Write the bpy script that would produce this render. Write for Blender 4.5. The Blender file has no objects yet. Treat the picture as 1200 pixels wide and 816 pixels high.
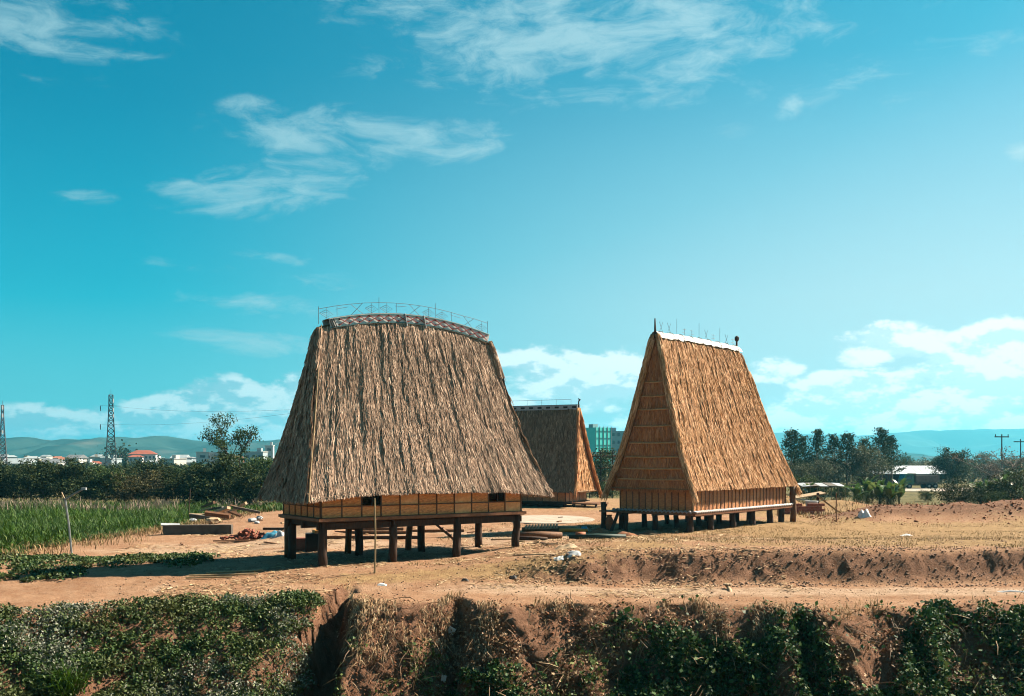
import bpy, bmesh, math, random
import numpy as np
from mathutils import Vector, Matrix, Euler

# ------------------------------------------------------------------ camera, sky, sun, exposure
scene = bpy.context.scene
COL = scene.collection
F = 1167.0            # focal length in pixels of the 1200-wide photograph
HOR = 537.0           # horizon row
CAM_H = 4.1
SUN_AZ, SUN_EL = 67.0, 41.0      # azimuth from +Y towards +X

cam_data = bpy.data.cameras.new('camera')
cam = bpy.data.objects.new('camera', cam_data)
COL.objects.link(cam)
cam.location = (0, 0, CAM_H)
cam.rotation_euler = (math.pi / 2, 0, 0)
cam_data.sensor_width = 36.0
cam_data.lens = 36.0 * F / 1200.0
cam_data.shift_y = (HOR - 408.0) / 1200.0
cam_data.clip_start = 0.2
cam_data.clip_end = 20000.0
scene.camera = cam

scene.view_settings.view_transform = 'Standard'
scene.view_settings.look = 'None'
scene.view_settings.gamma = 1.0
scene.view_settings.use_curve_mapping = False
scene.view_settings.exposure = 1.95
scene.render.engine = 'CYCLES'
scene.cycles.use_denoising = True
scene.cycles.max_bounces = 6
scene.cycles.diffuse_bounces = 2
scene.cycles.glossy_bounces = 2
scene.cycles.transmission_bounces = 3
scene.cycles.volume_bounces = 0
scene.cycles.transparent_max_bounces = 8
scene.cycles.use_adaptive_sampling = True
scene.cycles.adaptive_threshold = 0.015
scene.cycles.filter_width = 1.05


class NT:
    """small helper to wire shader nodes"""
    def __init__(self, tree):
        self.t = tree
        self.n = tree.nodes
        self.l = tree.links

    def node(self, typ, **kw):
        nd = self.n.new(typ)
        for k, v in kw.items():
            setattr(nd, k, v)
        return nd

    def put(self, sock, v):
        if hasattr(v, 'is_output') or isinstance(v, bpy.types.NodeSocket):
            self.l.new(v, sock)
        else:
            if isinstance(v, (tuple, list)) and len(v) == 3 and sock.type == 'RGBA':
                v = (*v, 1.0)
            sock.default_value = v

    def math(self, op, a, b=0.0, c=None, clamp=False):
        nd = self.node('ShaderNodeMath', operation=op)
        nd.use_clamp = clamp
        self.put(nd.inputs[0], a)
        self.put(nd.inputs[1], b)
        if c is not None:
            self.put(nd.inputs[2], c)
        return nd.outputs[0]

    def mix(self, f, a, b):
        nd = self.node('ShaderNodeMix', data_type='RGBA')
        self.put(nd.inputs[0], f)
        self.put(nd.inputs[6], a)
        self.put(nd.inputs[7], b)
        return nd.outputs[2]

    def noise(self, vec, scale, detail=4.0, rough=0.55, dist=0.0):
        nd = self.node('ShaderNodeTexNoise')
        if vec is not None:
            self.l.new(vec, nd.inputs['Vector'])
        nd.inputs['Scale'].default_value = scale
        nd.inputs['Detail'].default_value = detail
        nd.inputs['Roughness'].default_value = rough
        nd.inputs['Distortion'].default_value = dist
        return nd.outputs[0]

    def ramp(self, f, stops, interp='LINEAR'):
        nd = self.node('ShaderNodeValToRGB')
        cr = nd.color_ramp
        cr.interpolation = interp
        while len(cr.elements) < len(stops):
            cr.elements.new(0.5)
        for e, (p, c) in zip(cr.elements, stops):
            e.position = p
            e.color = (c, c, c, 1) if isinstance(c, (int, float)) else (*c[:3], 1)
        self.put(nd.inputs[0], f)
        return nd.outputs[0]

    def smooth(self, x, lo, hi):
        nd = self.node('ShaderNodeMapRange', interpolation_type='SMOOTHSTEP')
        self.put(nd.inputs[0], x)
        nd.inputs[1].default_value = lo
        nd.inputs[2].default_value = hi
        nd.inputs[3].default_value = 0.0
        nd.inputs[4].default_value = 1.0
        return nd.outputs[0]

    def comb(self, x, y, z):
        nd = self.node('ShaderNodeCombineXYZ')
        for i, v in enumerate((x, y, z)):
            self.put(nd.inputs[i], v)
        return nd.outputs[0]


def make_world():
    w = bpy.data.worlds.new('World')
    scene.world = w
    w.use_nodes = True
    g = NT(w.node_tree)
    bg = w.node_tree.nodes['Background']
    bg.inputs[1].default_value = 0.05
    sky = g.node('ShaderNodeTexSky', sky_type='NISHITA')
    sky.sun_disc = False
    sky.sun_elevation = math.radians(SUN_EL)
    sky.sun_rotation = math.radians(SUN_AZ)
    sky.altitude = 600.0
    sky.air_density = 1.0
    sky.dust_density = 1.2
    sky.ozone_density = 1.5
    sep = g.node('ShaderNodeSeparateColor')
    g.l.new(sky.outputs[0], sep.inputs[0])
    # the air's own colour: teal overhead, pale towards the sun (values around 0-10, background strength 0.1)
    r = g.math('MULTIPLY', g.math('MAXIMUM', g.math('SUBTRACT', sep.outputs[0], 2.7), 0.0), 1.15)
    gr = g.math('MULTIPLY', sep.outputs[1], 1.02)
    b = g.math('MULTIPLY', sep.outputs[2], 1.02)
    cc = g.node('ShaderNodeCombineColor')
    g.put(cc.inputs[0], r); g.put(cc.inputs[1], gr); g.put(cc.inputs[2], b)
    skyc = cc.outputs[0]
    # direction of view -> azimuth (from +Y to +X) and elevation in degrees
    tc = g.node('ShaderNodeTexCoord')
    nrm = g.node('ShaderNodeVectorMath', operation='NORMALIZE')
    g.l.new(tc.outputs['Generated'], nrm.inputs[0])
    xyz = g.node('ShaderNodeSeparateXYZ')
    g.l.new(nrm.outputs[0], xyz.inputs[0])
    DEG = 57.29578
    az = g.math('MULTIPLY', g.math('ARCTAN2', xyz.outputs[0], xyz.outputs[1]), DEG)
    el = g.math('MULTIPLY', g.math('ARCSINE', xyz.outputs[2]), DEG)
    # low haze towards the horizon, all round
    hz = g.ramp(g.math('DIVIDE', el, 30.0, clamp=True), [(0.0, 1.0), (0.14, 0.68), (0.32, 0.26), (0.62, 0.0)])
    # paler round the sun's quarter of the sky, from the sun's bearing outwards
    toward = g.math('COSINE', g.math('DIVIDE', g.math('SUBTRACT', az, SUN_AZ), DEG))
    sunward = g.smooth(toward, 0.0, 0.85)
    skyc = g.mix(g.math('MULTIPLY', hz, 0.80), skyc, (0.35, 5.5, 7.0))
    pale = g.math('MULTIPLY', sunward, g.ramp(g.math('DIVIDE', el, 40.0, clamp=True), [(0.0, 0.95), (0.22, 0.80), (0.34, 0.54), (0.53, 0.13), (0.75, 0.0)]))
    skyc = g.mix(pale, skyc, (5.9, 7.6, 7.9))
    # ---- clouds
    ae = g.comb(az, el, 0.0)
    def blob(a0, e0, ra, re, tilt=0.0, p=1.0):
        """soft ellipse of directions round (a0, e0)"""
        mp = g.node('ShaderNodeMapping', vector_type='TEXTURE')
        g.l.new(ae, mp.inputs[0])
        mp.inputs['Location'].default_value = (a0, e0, 0)
        mp.inputs['Rotation'].default_value = (0, 0, math.atan(tilt))
        mp.inputs['Scale'].default_value = (ra, re, 1)
        ln = g.node('ShaderNodeVectorMath', operation='DOT_PRODUCT')
        g.l.new(mp.outputs[0], ln.inputs[0]); g.l.new(mp.outputs[0], ln.inputs[1])
        return g.math('MULTIPLY_ADD', ln.outputs['Value'], -p, p)
    def union(lst):
        o = lst[0]
        for q in lst[1:]:
            o = g.math('MAXIMUM', o, q)
        return o
    # streaky high cloud: noise stretched along the azimuth
    def px(x, y):
        dx, dz = (x - 600.0) / F, (HOR - y) / F
        return math.degrees(math.atan2(dx, 1.0)), math.degrees(math.atan2(dz, math.hypot(dx, 1.0)))
    sv = g.comb(g.math('ADD', g.math('MULTIPLY', az, 0.105), g.math('MULTIPLY', el, 0.06)),
                g.math('SUBTRACT', g.math('MULTIPLY', el, 0.30), g.math('MULTIPLY', az, 0.03)), 3.1)
    wq = g.node('ShaderNodeTexNoise')
    g.l.new(sv, wq.inputs['Vector'])
    wq.inputs['Scale'].default_value = 1.1
    wq.inputs['Detail'].default_value = 3.0
    wv = g.node('ShaderNodeVectorMath', operation='MULTIPLY_ADD')
    g.l.new(wq.outputs['Color'], wv.inputs[0])
    wv.inputs[1].default_value = (1.1, 0.7, 0.0)
    g.l.new(sv, wv.inputs[2])
    n1 = g.noise(wv.outputs[0], 2.2, 12.0, 0.66, 0.0)
    wis = g.math('MULTIPLY', g.math('SUBTRACT', n1, 0.5), 3.6)
    B = []
    for x, y, rx, ry, tl, p in [
            (700, 35, 300, 80, 0.03, 1.0), (585, 75, 150, 34, -0.05, 0.95), (480, 15, 190, 30, -0.05, 0.7),
            (20, 25, 160, 50, 0.0, 0.85),
            (300, 222, 130, 34, 0.16, 1.05), (400, 190, 70, 22, 0.1, 0.8), (300, 128, 45, 18, 0.05, 0.9),
            (400, 158, 160, 32, 0.02, 1.0), (520, 165, 110, 26, -0.03, 0.85), (105, 230, 40, 9, 0.1, 0.65),
            (240, 317, 85, 12, -0.05, 0.72), (310, 302, 50, 9, 0.0, 0.6), (310, 358, 120, 18, -0.02, 0.85),
            (285, 398, 110, 18, -0.03, 0.85), (395, 332, 45, 14, 0.0, 0.7), (921, 128, 22, 17, 0.3, 0.75),
            (1196, 170, 16, 24, 0.4, 0.72), (800, 60, 170, 60, 0.1, 0.7), (1100, 60, 200, 40, 0.1, 0.15)]:
        a0, e0 = px(x, y)
        B.append(blob(a0, e0, rx / 20.4, ry / 20.4, tl, p))
    cov_hi = union(B)
    # the same kind of thin streaks goes on outside the view
    big = g.noise(g.comb(g.math('MULTIPLY', az, 0.02), g.math('MULTIPLY', el, 0.035), 7.7), 1.0, 2.0, 0.5)
    away = g.smooth(g.math('ABSOLUTE', az), 33.0, 45.0)
    high = g.smooth(el, 26.0, 34.0)
    outm = g.math('MAXIMUM', away, high)
    cov_out = g.math('SUBTRACT', g.math('MULTIPLY', outm, g.math('ADD', g.math('MULTIPLY', big, 2.6), 0.65)), 1.6)
    cov_hi = g.math('MAXIMUM', cov_hi, cov_out)
    m_hi = g.smooth(g.math('ADD', g.math('MULTIPLY', cov_hi, 0.85), wis), 0.12, 1.35)
    m_hi = g.math('MULTIPLY', m_hi, g.smooth(cov_hi, -0.75, 0.15))
    # heaped cloud low over the horizon
    cv = g.comb(g.math('MULTIPLY', az, 0.16), g.math('MULTIPLY', el, 0.30), 1.7)
    c1 = g.noise(cv, 1.9, 10.0, 0.58, 0.1)
    D = []
    for x, y, rx, ry, tl, p in [
            (290, 482, 210, 40, 0.16, 1.2), (340, 490, 160, 40, 0.0, 1.1), (60, 500, 170, 24, 0.08, 0.95), (690, 440, 120, 40, -0.02, 1.2), (620, 420, 60, 22, 0.0, 1.0),
            (640, 470, 130, 30, 0.0, 0.9), (905, 434, 36, 20, 0.0, 1.1), (1040, 402, 64, 24, 0.08, 1.15),
            (1155, 408, 66, 30, 0.2, 1.25), (980, 450, 70, 14, 0.0, 0.8), (1100, 445, 120, 20, 0.05, 0.9),
            (1050, 480, 250, 30, 0.0, 1.1), (1120, 465, 130, 24, 0.0, 1.0), (500, 505, 800, 18, 0.0, 0.85)]:
        a0, e0 = px(x, y)
        D.append(blob(a0, e0, rx / 20.4, ry / 20.4, tl, p))
    D.append(g.math('SUBTRACT', g.math('MULTIPLY', g.math('MULTIPLY', away, g.ramp(g.math('DIVIDE', el, 20.0, clamp=True), [(0.0, 0.8), (0.15, 0.9), (0.55, 0.0)])),
                    g.math('ADD', g.math('MULTIPLY', big, 1.8), 1.5)), 1.5))
    cov_lo = union(D)
    dens = g.math('ADD', g.math('MULTIPLY', cov_lo, 0.95), g.math('MULTIPLY', g.math('SUBTRACT', c1, 0.5), 4.2))
    m_lo = g.math('MULTIPLY', g.smooth(dens, -0.05, 0.60), g.smooth(cov_lo, -0.9, 0.1))
    # cloud body: whiter tops and blue-grey undersides, shading painted in by shifted noise
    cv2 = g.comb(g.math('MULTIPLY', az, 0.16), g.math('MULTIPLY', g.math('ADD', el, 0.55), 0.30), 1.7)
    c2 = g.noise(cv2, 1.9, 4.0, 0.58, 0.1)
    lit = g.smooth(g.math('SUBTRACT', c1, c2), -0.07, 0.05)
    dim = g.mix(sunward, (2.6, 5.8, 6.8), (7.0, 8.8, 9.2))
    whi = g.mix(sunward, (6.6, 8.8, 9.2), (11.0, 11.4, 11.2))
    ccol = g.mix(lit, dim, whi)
    hicol = g.mix(sunward, (4.0, 6.6, 7.2), (5.6, 7.8, 8.2))
    skyc = g.mix(g.math('MULTIPLY', m_hi, 0.66), skyc, hicol)
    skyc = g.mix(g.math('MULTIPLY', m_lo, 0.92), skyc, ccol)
    sc_ = g.node('ShaderNodeVectorMath', operation='SCALE')
    g.l.new(skyc, sc_.inputs[0])
    sc_.inputs['Scale'].default_value = 0.55
    g.l.new(sc_.outputs[0], bg.inputs[0])
    w.cycles.sampling_method = 'MANUAL'
    w.cycles.sample_map_resolution = 512


make_world()
sun_data = bpy.data.lights.new('sun', 'SUN')
sun_data.energy = 5.0
sun_data.angle = math.radians(0.5)
sun_data.color = (1.0, 0.86, 0.68)
sun = bpy.data.objects.new('sun', sun_data)
COL.objects.link(sun)
_a, _e = math.radians(SUN_AZ), math.radians(SUN_EL)
sun_dir = Vector((math.sin(_a) * math.cos(_e), math.cos(_a) * math.cos(_e), math.sin(_e)))
sun.rotation_euler = sun_dir.to_track_quat('Z', 'Y').to_euler()
sun.location = (60, 40, 60)

# ------------------------------------------------------------------ helpers
RNG = np.random.default_rng(7)
random.seed(7)


def at(px, depth, z=None, py=None):
    """world point seen at column px at a given depth; height z or row py"""
    x = (px - 600.0) / F * depth
    if z is None:
        z = CAM_H - (py - HOR) / F * depth
    return Vector((x, depth, z))


def sstep(a, b, x):
    t = np.clip((np.asarray(x, float) - a) / (b - a), 0, 1)
    return t * t * (3 - 2 * t)


_tab = np.random.default_rng(3).random((256, 256))


def vnoise(x, y):
    xi = np.floor(x).astype(int); yi = np.floor(y).astype(int)
    fx = x - xi; fy = y - yi
    fx = fx * fx * (3 - 2 * fx); fy = fy * fy * (3 - 2 * fy)
    a = _tab[xi & 255, yi & 255]; b = _tab[(xi + 1) & 255, yi & 255]
    c = _tab[xi & 255, (yi + 1) & 255]; d = _tab[(xi + 1) & 255, (yi + 1) & 255]
    return (a * (1 - fx) + b * fx) * (1 - fy) + (c * (1 - fx) + d * fx) * fy


def fbm(x, y, oct=4, gain=0.5):
    x = np.asarray(x, float); y = np.asarray(y, float)
    s = np.zeros(np.broadcast(x, y).shape); a = 1.0; tot = 0
    for i in range(oct):
        s = s + a * vnoise(x * 2 ** i + 17.3 * i, y * 2 ** i + 5.1 * i)
        tot += a; a *= gain
    return s / tot * 2 - 1


def link(o, parent=None):
    COL.objects.link(o)
    if parent is not None:
        o.parent = parent
    return o


def np_mesh(name, verts, faces, mat=None, parent=None, smooth=False, attr=None):
    """verts (N,3), faces (M,3|4) -> one mesh object"""
    verts = np.asarray(verts, np.float32); faces = np.asarray(faces, np.int32)
    me = bpy.data.meshes.new(name)
    k = faces.shape[1]
    me.vertices.add(len(verts)); me.vertices.foreach_set('co', verts.ravel())
    me.loops.add(faces.size); me.loops.foreach_set('vertex_index', faces.ravel())
    me.polygons.add(len(faces))
    me.polygons.foreach_set('loop_start', np.arange(0, faces.size, k, dtype=np.int32))
    if smooth:
        me.polygons.foreach_set('use_smooth', np.ones(len(faces), bool))
    me.update(calc_edges=True)
    if attr is not None:
        for an, av in attr.items():
            ca = me.color_attributes.new(an, 'FLOAT_COLOR', 'POINT')
            ca.data.foreach_set('color', np.asarray(av, np.float32).ravel())
    if mat:
        me.materials.append(mat)
    return link(bpy.data.objects.new(name, me), parent)


def tag(o, label=None, cat=None, group=None, kind=None):
    if label: o['label'] = label
    if cat: o['category'] = cat
    if group: o['group'] = group
    if kind: o['kind'] = kind
    return o


def empty(name, loc=(0, 0, 0), rz=0.0, label=None, cat=None, group=None):
    o = bpy.data.objects.new(name, None)
    o.empty_display_size = 0.3
    COL.objects.link(o)
    o.location = loc
    o.rotation_euler = (0, 0, rz)
    return tag(o, label, cat, group)


class MB:
    """collects boxes, beams and tubes into one mesh"""
    def __init__(self):
        self.v = []; self.f = []

    def add(self, vs, fs):
        n = len(self.v)
        self.v += [tuple(p) for p in vs]
        self.f += [tuple(i + n for i in q) for q in fs]
        return self

    def box(self, c, s, rot=None, taper=1.0):
        c = Vector(c); hx, hy, hz = s[0] / 2, s[1] / 2, s[2] / 2
        vs = []
        for sz in (-1, 1):
            k = taper if sz > 0 else 1.0
            for sx, sy in ((-1, -1), (1, -1), (1, 1), (-1, 1)):
                p = Vector((sx * hx * k, sy * hy * k, sz * hz))
                if rot is not None:
                    p = rot @ p
                vs.append(c + p)
        return self.add(vs, [(3, 2, 1, 0), (4, 5, 6, 7), (0, 1, 5, 4), (1, 2, 6, 5), (2, 3, 7, 6), (3, 0, 4, 7)])

    def beam(self, p0, p1, w, h, up=(0, 0, 1)):
        p0 = Vector(p0); p1 = Vector(p1); d = p1 - p0
        L = d.length; d = d / L
        u = Vector(up)
        if abs(d.dot(u)) > 0.98:
            u = Vector((0, 1, 0))
        s = d.cross(u).normalized(); t = s.cross(d).normalized()
        vs = []
        for q in (p0, p1):
            for a, b in ((-1, -1), (1, -1), (1, 1), (-1, 1)):
                vs.append(q + s * a * w / 2 + t * b * h / 2)
        return self.add(vs, [(3, 2, 1, 0), (4, 5, 6, 7), (0, 1, 5, 4), (1, 2, 6, 5), (2, 3, 7, 6), (3, 0, 4, 7)])

    def tube(self, pts, r, n=6, cap=True):
        pts = [Vector(p) for p in pts]
        if not isinstance(r, (list, tuple)):
            r = [r] * len(pts)
        vs = []; fs = []
        ref = None
        for i, p in enumerate(pts):
            d = (pts[min(i + 1, len(pts) - 1)] - pts[max(i - 1, 0)]).normalized()
            if ref is None or abs(ref.dot(d)) > 0.95:
                ref = Vector((0, 0, 1)) if abs(d.z) < 0.9 else Vector((1, 0, 0))
            s = d.cross(ref).normalized(); t = s.cross(d).normalized()
            ref = t
            for k in range(n):
                a = 2 * math.pi * k / n
                vs.append(p + (s * math.cos(a) + t * math.sin(a)) * r[i])
        for i in range(len(pts) - 1):
            for k in range(n):
                a = i * n + k; b = i * n + (k + 1) % n
                fs.append((a, b, b + n, a + n))
        if cap:
            fs.append(tuple(range(n - 1, -1, -1)))
            fs.append(tuple(range((len(pts) - 1) * n, len(pts) * n)))
        return self.add(vs, fs)

    def build(self, name, mat=None, parent=None, smooth=False):
        me = bpy.data.meshes.new(name)
        me.from_pydata(self.v, [], self.f)
        if smooth:
            me.polygons.foreach_set('use_smooth', [True] * len(me.polygons))
        me.update()
        if mat:
            me.materials.append(mat)
        return link(bpy.data.objects.new(name, me), parent)


def copy_tree(o, parent=None):
    c = o.copy()
    link(c, parent)
    for ch in o.children:
        copy_tree(ch, c)
    return c


ORD = ['first', 'second', 'third', 'fourth', 'fifth', 'sixth', 'seventh', 'eighth', 'ninth', 'tenth', 'eleventh',
       'twelfth', 'thirteenth', 'fourteenth', 'fifteenth', 'sixteenth', 'seventeenth', 'eighteenth', 'nineteenth',
       'twentieth', 'twenty-first', 'twenty-second', 'twenty-third', 'twenty-fourth', 'twenty-fifth', 'twenty-sixth',
       'twenty-seventh', 'twenty-eighth', 'twenty-ninth', 'thirtieth', 'thirty-first', 'thirty-second', 'thirty-third',
       'thirty-fourth', 'thirty-fifth', 'thirty-sixth', 'thirty-seventh', 'thirty-eighth', 'thirty-ninth', 'fortieth']

# ------------------------------------------------------------------ materials


ALB = 0.70      # real-world reflectances: the photograph is exposed for the shade


def dull(name, c):
    k = ALB * 0.8
    for q, v in (('leaf', 0.56), ('ivy', 0.8), ('cover', 0.7), ('field_grass', 0.42), ('dry_grass', 0.5), ('panel', 1.1), ('thatch_old', 1.15), ('thatch_new', 1.1), ('thatch_grey', 1.25), ('thatch', 0.85), ('plume', 0.5)):
        if q in name:
            k = v
            break
    return tuple(v * k for v in c[:3])


def new_mat(name):
    m = bpy.data.materials.new(name)
    m.use_nodes = True
    g = NT(m.node_tree)
    return m, g, m.node_tree.nodes['Principled BSDF']


def mat_plain(name, c1, c2=None, scale=3.0, rough=0.8, bump=0.0, bscale=30.0, spec=0.25, stretch=(1, 1, 1), isl=0.0, metal=0.0, detail=5.0):
    """two-tone noise material in object space"""
    c1 = dull(name, c1); c2 = dull(name, c2) if c2 else None
    m, g, p = new_mat(name)
    tc = g.node('ShaderNodeTexCoord')
    mp = g.node('ShaderNodeMapping')
    mp.inputs['Scale'].default_value = stretch
    g.l.new(tc.outputs['Object'], mp.inputs[0])
    v = mp.outputs[0]
    col = c1
    if c2 is not None:
        f = g.ramp(g.noise(v, scale, detail, 0.6), [(0.32, 0.0), (0.68, 1.0)])
        col = g.mix(f, c1, c2)
    if isl:
        ge = g.node('ShaderNodeNewGeometry')
        k = g.math('ADD', g.math('MULTIPLY', ge.outputs['Random Per Island'], isl * 2), 1 - isl)
        hs = g.node('ShaderNodeHueSaturation')
        g.put(hs.inputs['Value'], k)
        g.put(hs.inputs['Color'], col)
        col = hs.outputs[0]
    g.put(p.inputs['Base Color'], col)
    p.inputs['Roughness'].default_value = rough
    p.inputs['Specular IOR Level'].default_value = spec
    p.inputs['Metallic'].default_value = metal
    if bump:
        b = g.node('ShaderNodeBump')
        b.inputs['Strength'].default_value = bump
        b.inputs['Distance'].default_value = 0.05
        g.l.new(g.noise(v, bscale, 4.0, 0.6), b.inputs['Height'])
        g.l.new(b.outputs[0], p.inputs['Normal'])
    return m


def mat_blades(name, stops, patch=None, rough=0.7, spec=0.2, trans=0.0, pscale=0.6, zfade=None):
    """leaves or straw: every blade has its own tone (random per island), larger patches of a second tone"""
    stops = [(p_, dull(name, c_)) for p_, c_ in stops]
    if patch is not None:
        patch = (dull(name, patch[0]), patch[1])
    m, g, p = new_mat(name)
    ge = g.node('ShaderNodeNewGeometry')
    col = g.ramp(ge.outputs['Random Per Island'], stops)
    tc = g.node('ShaderNodeTexCoord')
    if patch is not None:
        f = g.ramp(g.noise(tc.outputs['Object'], pscale, 4.0, 0.6), [(0.40, 0.0), (0.66, 1.0)])
        col = g.mix(g.math('MULTIPLY', f, patch[1]), col, patch[0])
    g.put(p.inputs['Base Color'], col)
    p.inputs['Roughness'].default_value = rough
    p.inputs['Specular IOR Level'].default_value = spec
    if trans:
        tr = g.node('ShaderNodeBsdfTranslucent')
        g.put(tr.inputs[0], col)
        mx = g.node('ShaderNodeMixShader')
        mx.inputs[0].default_value = trans
        out = m.node_tree.nodes['Material Output']
        g.l.new(p.outputs[0], mx.inputs[1]); g.l.new(tr.outputs[0], mx.inputs[2])
        g.l.new(mx.outputs[0], out.inputs[0])
    return m


M = {}
M['thatch_old'] = mat_blades('thatch_old', [(0.0, (0.14, 0.085, 0.058)), (0.35, (0.26, 0.165, 0.112)), (0.75, (0.39, 0.265, 0.185)), (1.0, (0.56, 0.42, 0.31))],
                             patch=((0.15, 0.098, 0.066), 0.5), pscale=0.7, rough=0.75, trans=0.18)
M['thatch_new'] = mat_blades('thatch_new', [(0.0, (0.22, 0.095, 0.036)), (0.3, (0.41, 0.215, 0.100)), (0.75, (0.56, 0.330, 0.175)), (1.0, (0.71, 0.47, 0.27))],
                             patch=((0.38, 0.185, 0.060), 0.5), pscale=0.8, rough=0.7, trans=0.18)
M['thatch_gable'] = mat_blades('thatch_gable', [(0.0, (0.26, 0.090, 0.032)), (0.5, (0.48, 0.185, 0.070)), (1.0, (0.64, 0.28, 0.115))],
                               patch=((0.32, 0.115, 0.042), 0.4), pscale=1.1, rough=0.75, trans=0.05)
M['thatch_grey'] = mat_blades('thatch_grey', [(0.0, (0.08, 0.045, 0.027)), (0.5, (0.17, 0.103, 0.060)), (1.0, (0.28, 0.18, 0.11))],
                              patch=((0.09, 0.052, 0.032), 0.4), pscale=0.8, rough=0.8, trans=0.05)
M['thatch_core'] = mat_plain('thatch_core', (0.10, 0.058, 0.03), (0.20, 0.12, 0.065), 6.0, 0.9, 0.6, 40.0, stretch=(3, 3, 0.4))
M['thatch_core_new'] = mat_plain('thatch_core_new', (0.22, 0.11, 0.04), (0.40, 0.21, 0.08), 6.0, 0.9, 0.6, 40.0, stretch=(3, 3, 0.4))
M['wood_dark'] = mat_plain('wood_dark', (0.040, 0.020, 0.012), (0.090, 0.042, 0.022), 4.0, 0.75, 0.3, 25.0, stretch=(4, 4, 0.6))
M['wood_brown'] = mat_plain('wood_brown', (0.14, 0.060, 0.026), (0.26, 0.120, 0.055), 4.0, 0.7, 0.3, 25.0, stretch=(2, 2, 0.6))
M['wood_red'] = mat_plain('wood_red', (0.22, 0.075, 0.032), (0.36, 0.150, 0.065), 3.0, 0.65, 0.25, 25.0)
M['wood_pale'] = mat_plain('wood_pale', (0.42, 0.28, 0.16), (0.62, 0.46, 0.29), 5.0, 0.7, 0.2, 30.0)
M['bamboo_pole'] = mat_plain('bamboo_pole', (0.34, 0.22, 0.11), (0.52, 0.37, 0.20), 5.0, 0.55, 0.1, 30.0, stretch=(1, 1, 0.4))
M['panel_orange'] = mat_plain('panel_orange', (0.40, 0.120, 0.036), (0.76, 0.305, 0.095), 4.5, 0.6, 0.5, 60.0, spec=0.3, detail=8.0, stretch=(1.2, 1.2, 4.5))
M['panel_orange_pale'] = mat_plain('panel_orange_pale', (0.48, 0.180, 0.060), (0.78, 0.350, 0.130), 3.2, 0.6, 0.35, 60.0, spec=0.3)
M['panel_brown'] = mat_plain('panel_brown', (0.24, 0.095, 0.035), (0.44, 0.195, 0.075), 5.0, 0.6, 0.4, 55.0, stretch=(1, 1, 3))
M['panel_brown_deep'] = mat_plain('panel_brown_deep', (0.19, 0.072, 0.028), (0.36, 0.150, 0.058), 5.0, 0.6, 0.4, 55.0, stretch=(1, 1, 3))
M['batten'] = mat_plain('batten', (0.54, 0.26, 0.10), (0.72, 0.40, 0.17), 6.0, 0.6)
M['white_board'] = mat_plain('white_board', (0.70, 0.72, 0.70), (0.80, 0.81, 0.79), 4.0, 0.6, spec=0.3)
M['red_paint'] = mat_plain('red_paint', (0.42, 0.035, 0.03), (0.50, 0.06, 0.05), 6.0, 0.6)
M['black_paint'] = mat_plain('black_paint', (0.016, 0.018, 0.020), (0.03, 0.03, 0.032), 6.0, 0.6)
M['teal_paint'] = mat_plain('teal_paint', (0.05, 0.17, 0.19), (0.08, 0.24, 0.26), 6.0, 0.6)
M['wire'] = mat_plain('wire', (0.13, 0.13, 0.13), rough=0.5, metal=0.3)
M['plastic_white'] = mat_plain('plastic_white', (0.74, 0.78, 0.80), (0.84, 0.86, 0.86), 7.0, 0.35, 0.5, 14.0, spec=0.5)
M['corrugated'] = mat_plain('corrugated', (0.34, 0.29, 0.28), (0.50, 0.44, 0.43), 2.0, 0.45, spec=0.4)
M['concrete'] = mat_plain('concrete', (0.36, 0.29, 0.22), (0.56, 0.49, 0.41), 1.2, 0.85, 0.3, 20.0)
M['concrete_dark'] = mat_plain('concrete_dark', (0.09, 0.075, 0.062), (0.17, 0.145, 0.12), 1.6, 0.85, 0.4, 14.0)
M['brick_red'] = mat_plain('brick_red', (0.26, 0.075, 0.045), (0.40, 0.14, 0.09), 6.0, 0.85, isl=0.25)
M['clay'] = mat_plain('clay', (0.40, 0.12, 0.05), (0.52, 0.19, 0.08), 5.0, 0.7)
M['tarp_blue'] = mat_plain('tarp_blue', (0.05, 0.26, 0.42), (0.10, 0.40, 0.56), 5.0, 0.45)
M['tarp_grey'] = mat_plain('tarp_grey', (0.36, 0.39, 0.42), (0.52, 0.55, 0.58), 4.0, 0.6)
M['tarp_green'] = mat_plain('tarp_green', (0.012, 0.035, 0.028), (0.02, 0.06, 0.045), 4.0, 0.6)
M['orange_paint'] = mat_plain('orange_paint', (0.70, 0.26, 0.03), (0.78, 0.34, 0.05), 3.0, 0.5)
M['metal_grey'] = mat_plain('metal_grey', (0.28, 0.29, 0.29), (0.42, 0.43, 0.42), 4.0, 0.45, metal=0.5)
M['steel_mast'] = mat_plain('steel_mast', (0.10, 0.10, 0.105), (0.17, 0.16, 0.16), 0.5, 0.5, metal=0.3)
M['steel_red'] = mat_plain('steel_red', (0.30, 0.05, 0.04), (0.36, 0.08, 0.06), 0.5, 0.5)
M['steel_white'] = mat_plain('steel_white', (0.62, 0.62, 0.62), (0.7, 0.7, 0.7), 0.5, 0.5)
M['bark'] = mat_plain('bark', (0.07, 0.05, 0.035), (0.15, 0.115, 0.08), 5.0, 0.9, 0.5, 12.0, stretch=(2, 2, 0.5))
M['bark_pale'] = mat_plain('bark_pale', (0.16, 0.12, 0.09), (0.27, 0.21, 0.16), 5.0, 0.9, 0.5, 12.0, stretch=(2, 2, 0.5))
M['glass_dark'] = mat_plain('glass_dark', (0.02, 0.025, 0.03), rough=0.15, spec=0.6)
M['rubber'] = mat_plain('rubber', (0.02, 0.02, 0.02), rough=0.8)
M['truck_green'] = mat_plain('truck_green', (0.02, 0.115, 0.065), (0.03, 0.14, 0.08), 2.0, 0.4, spec=0.4)
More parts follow.
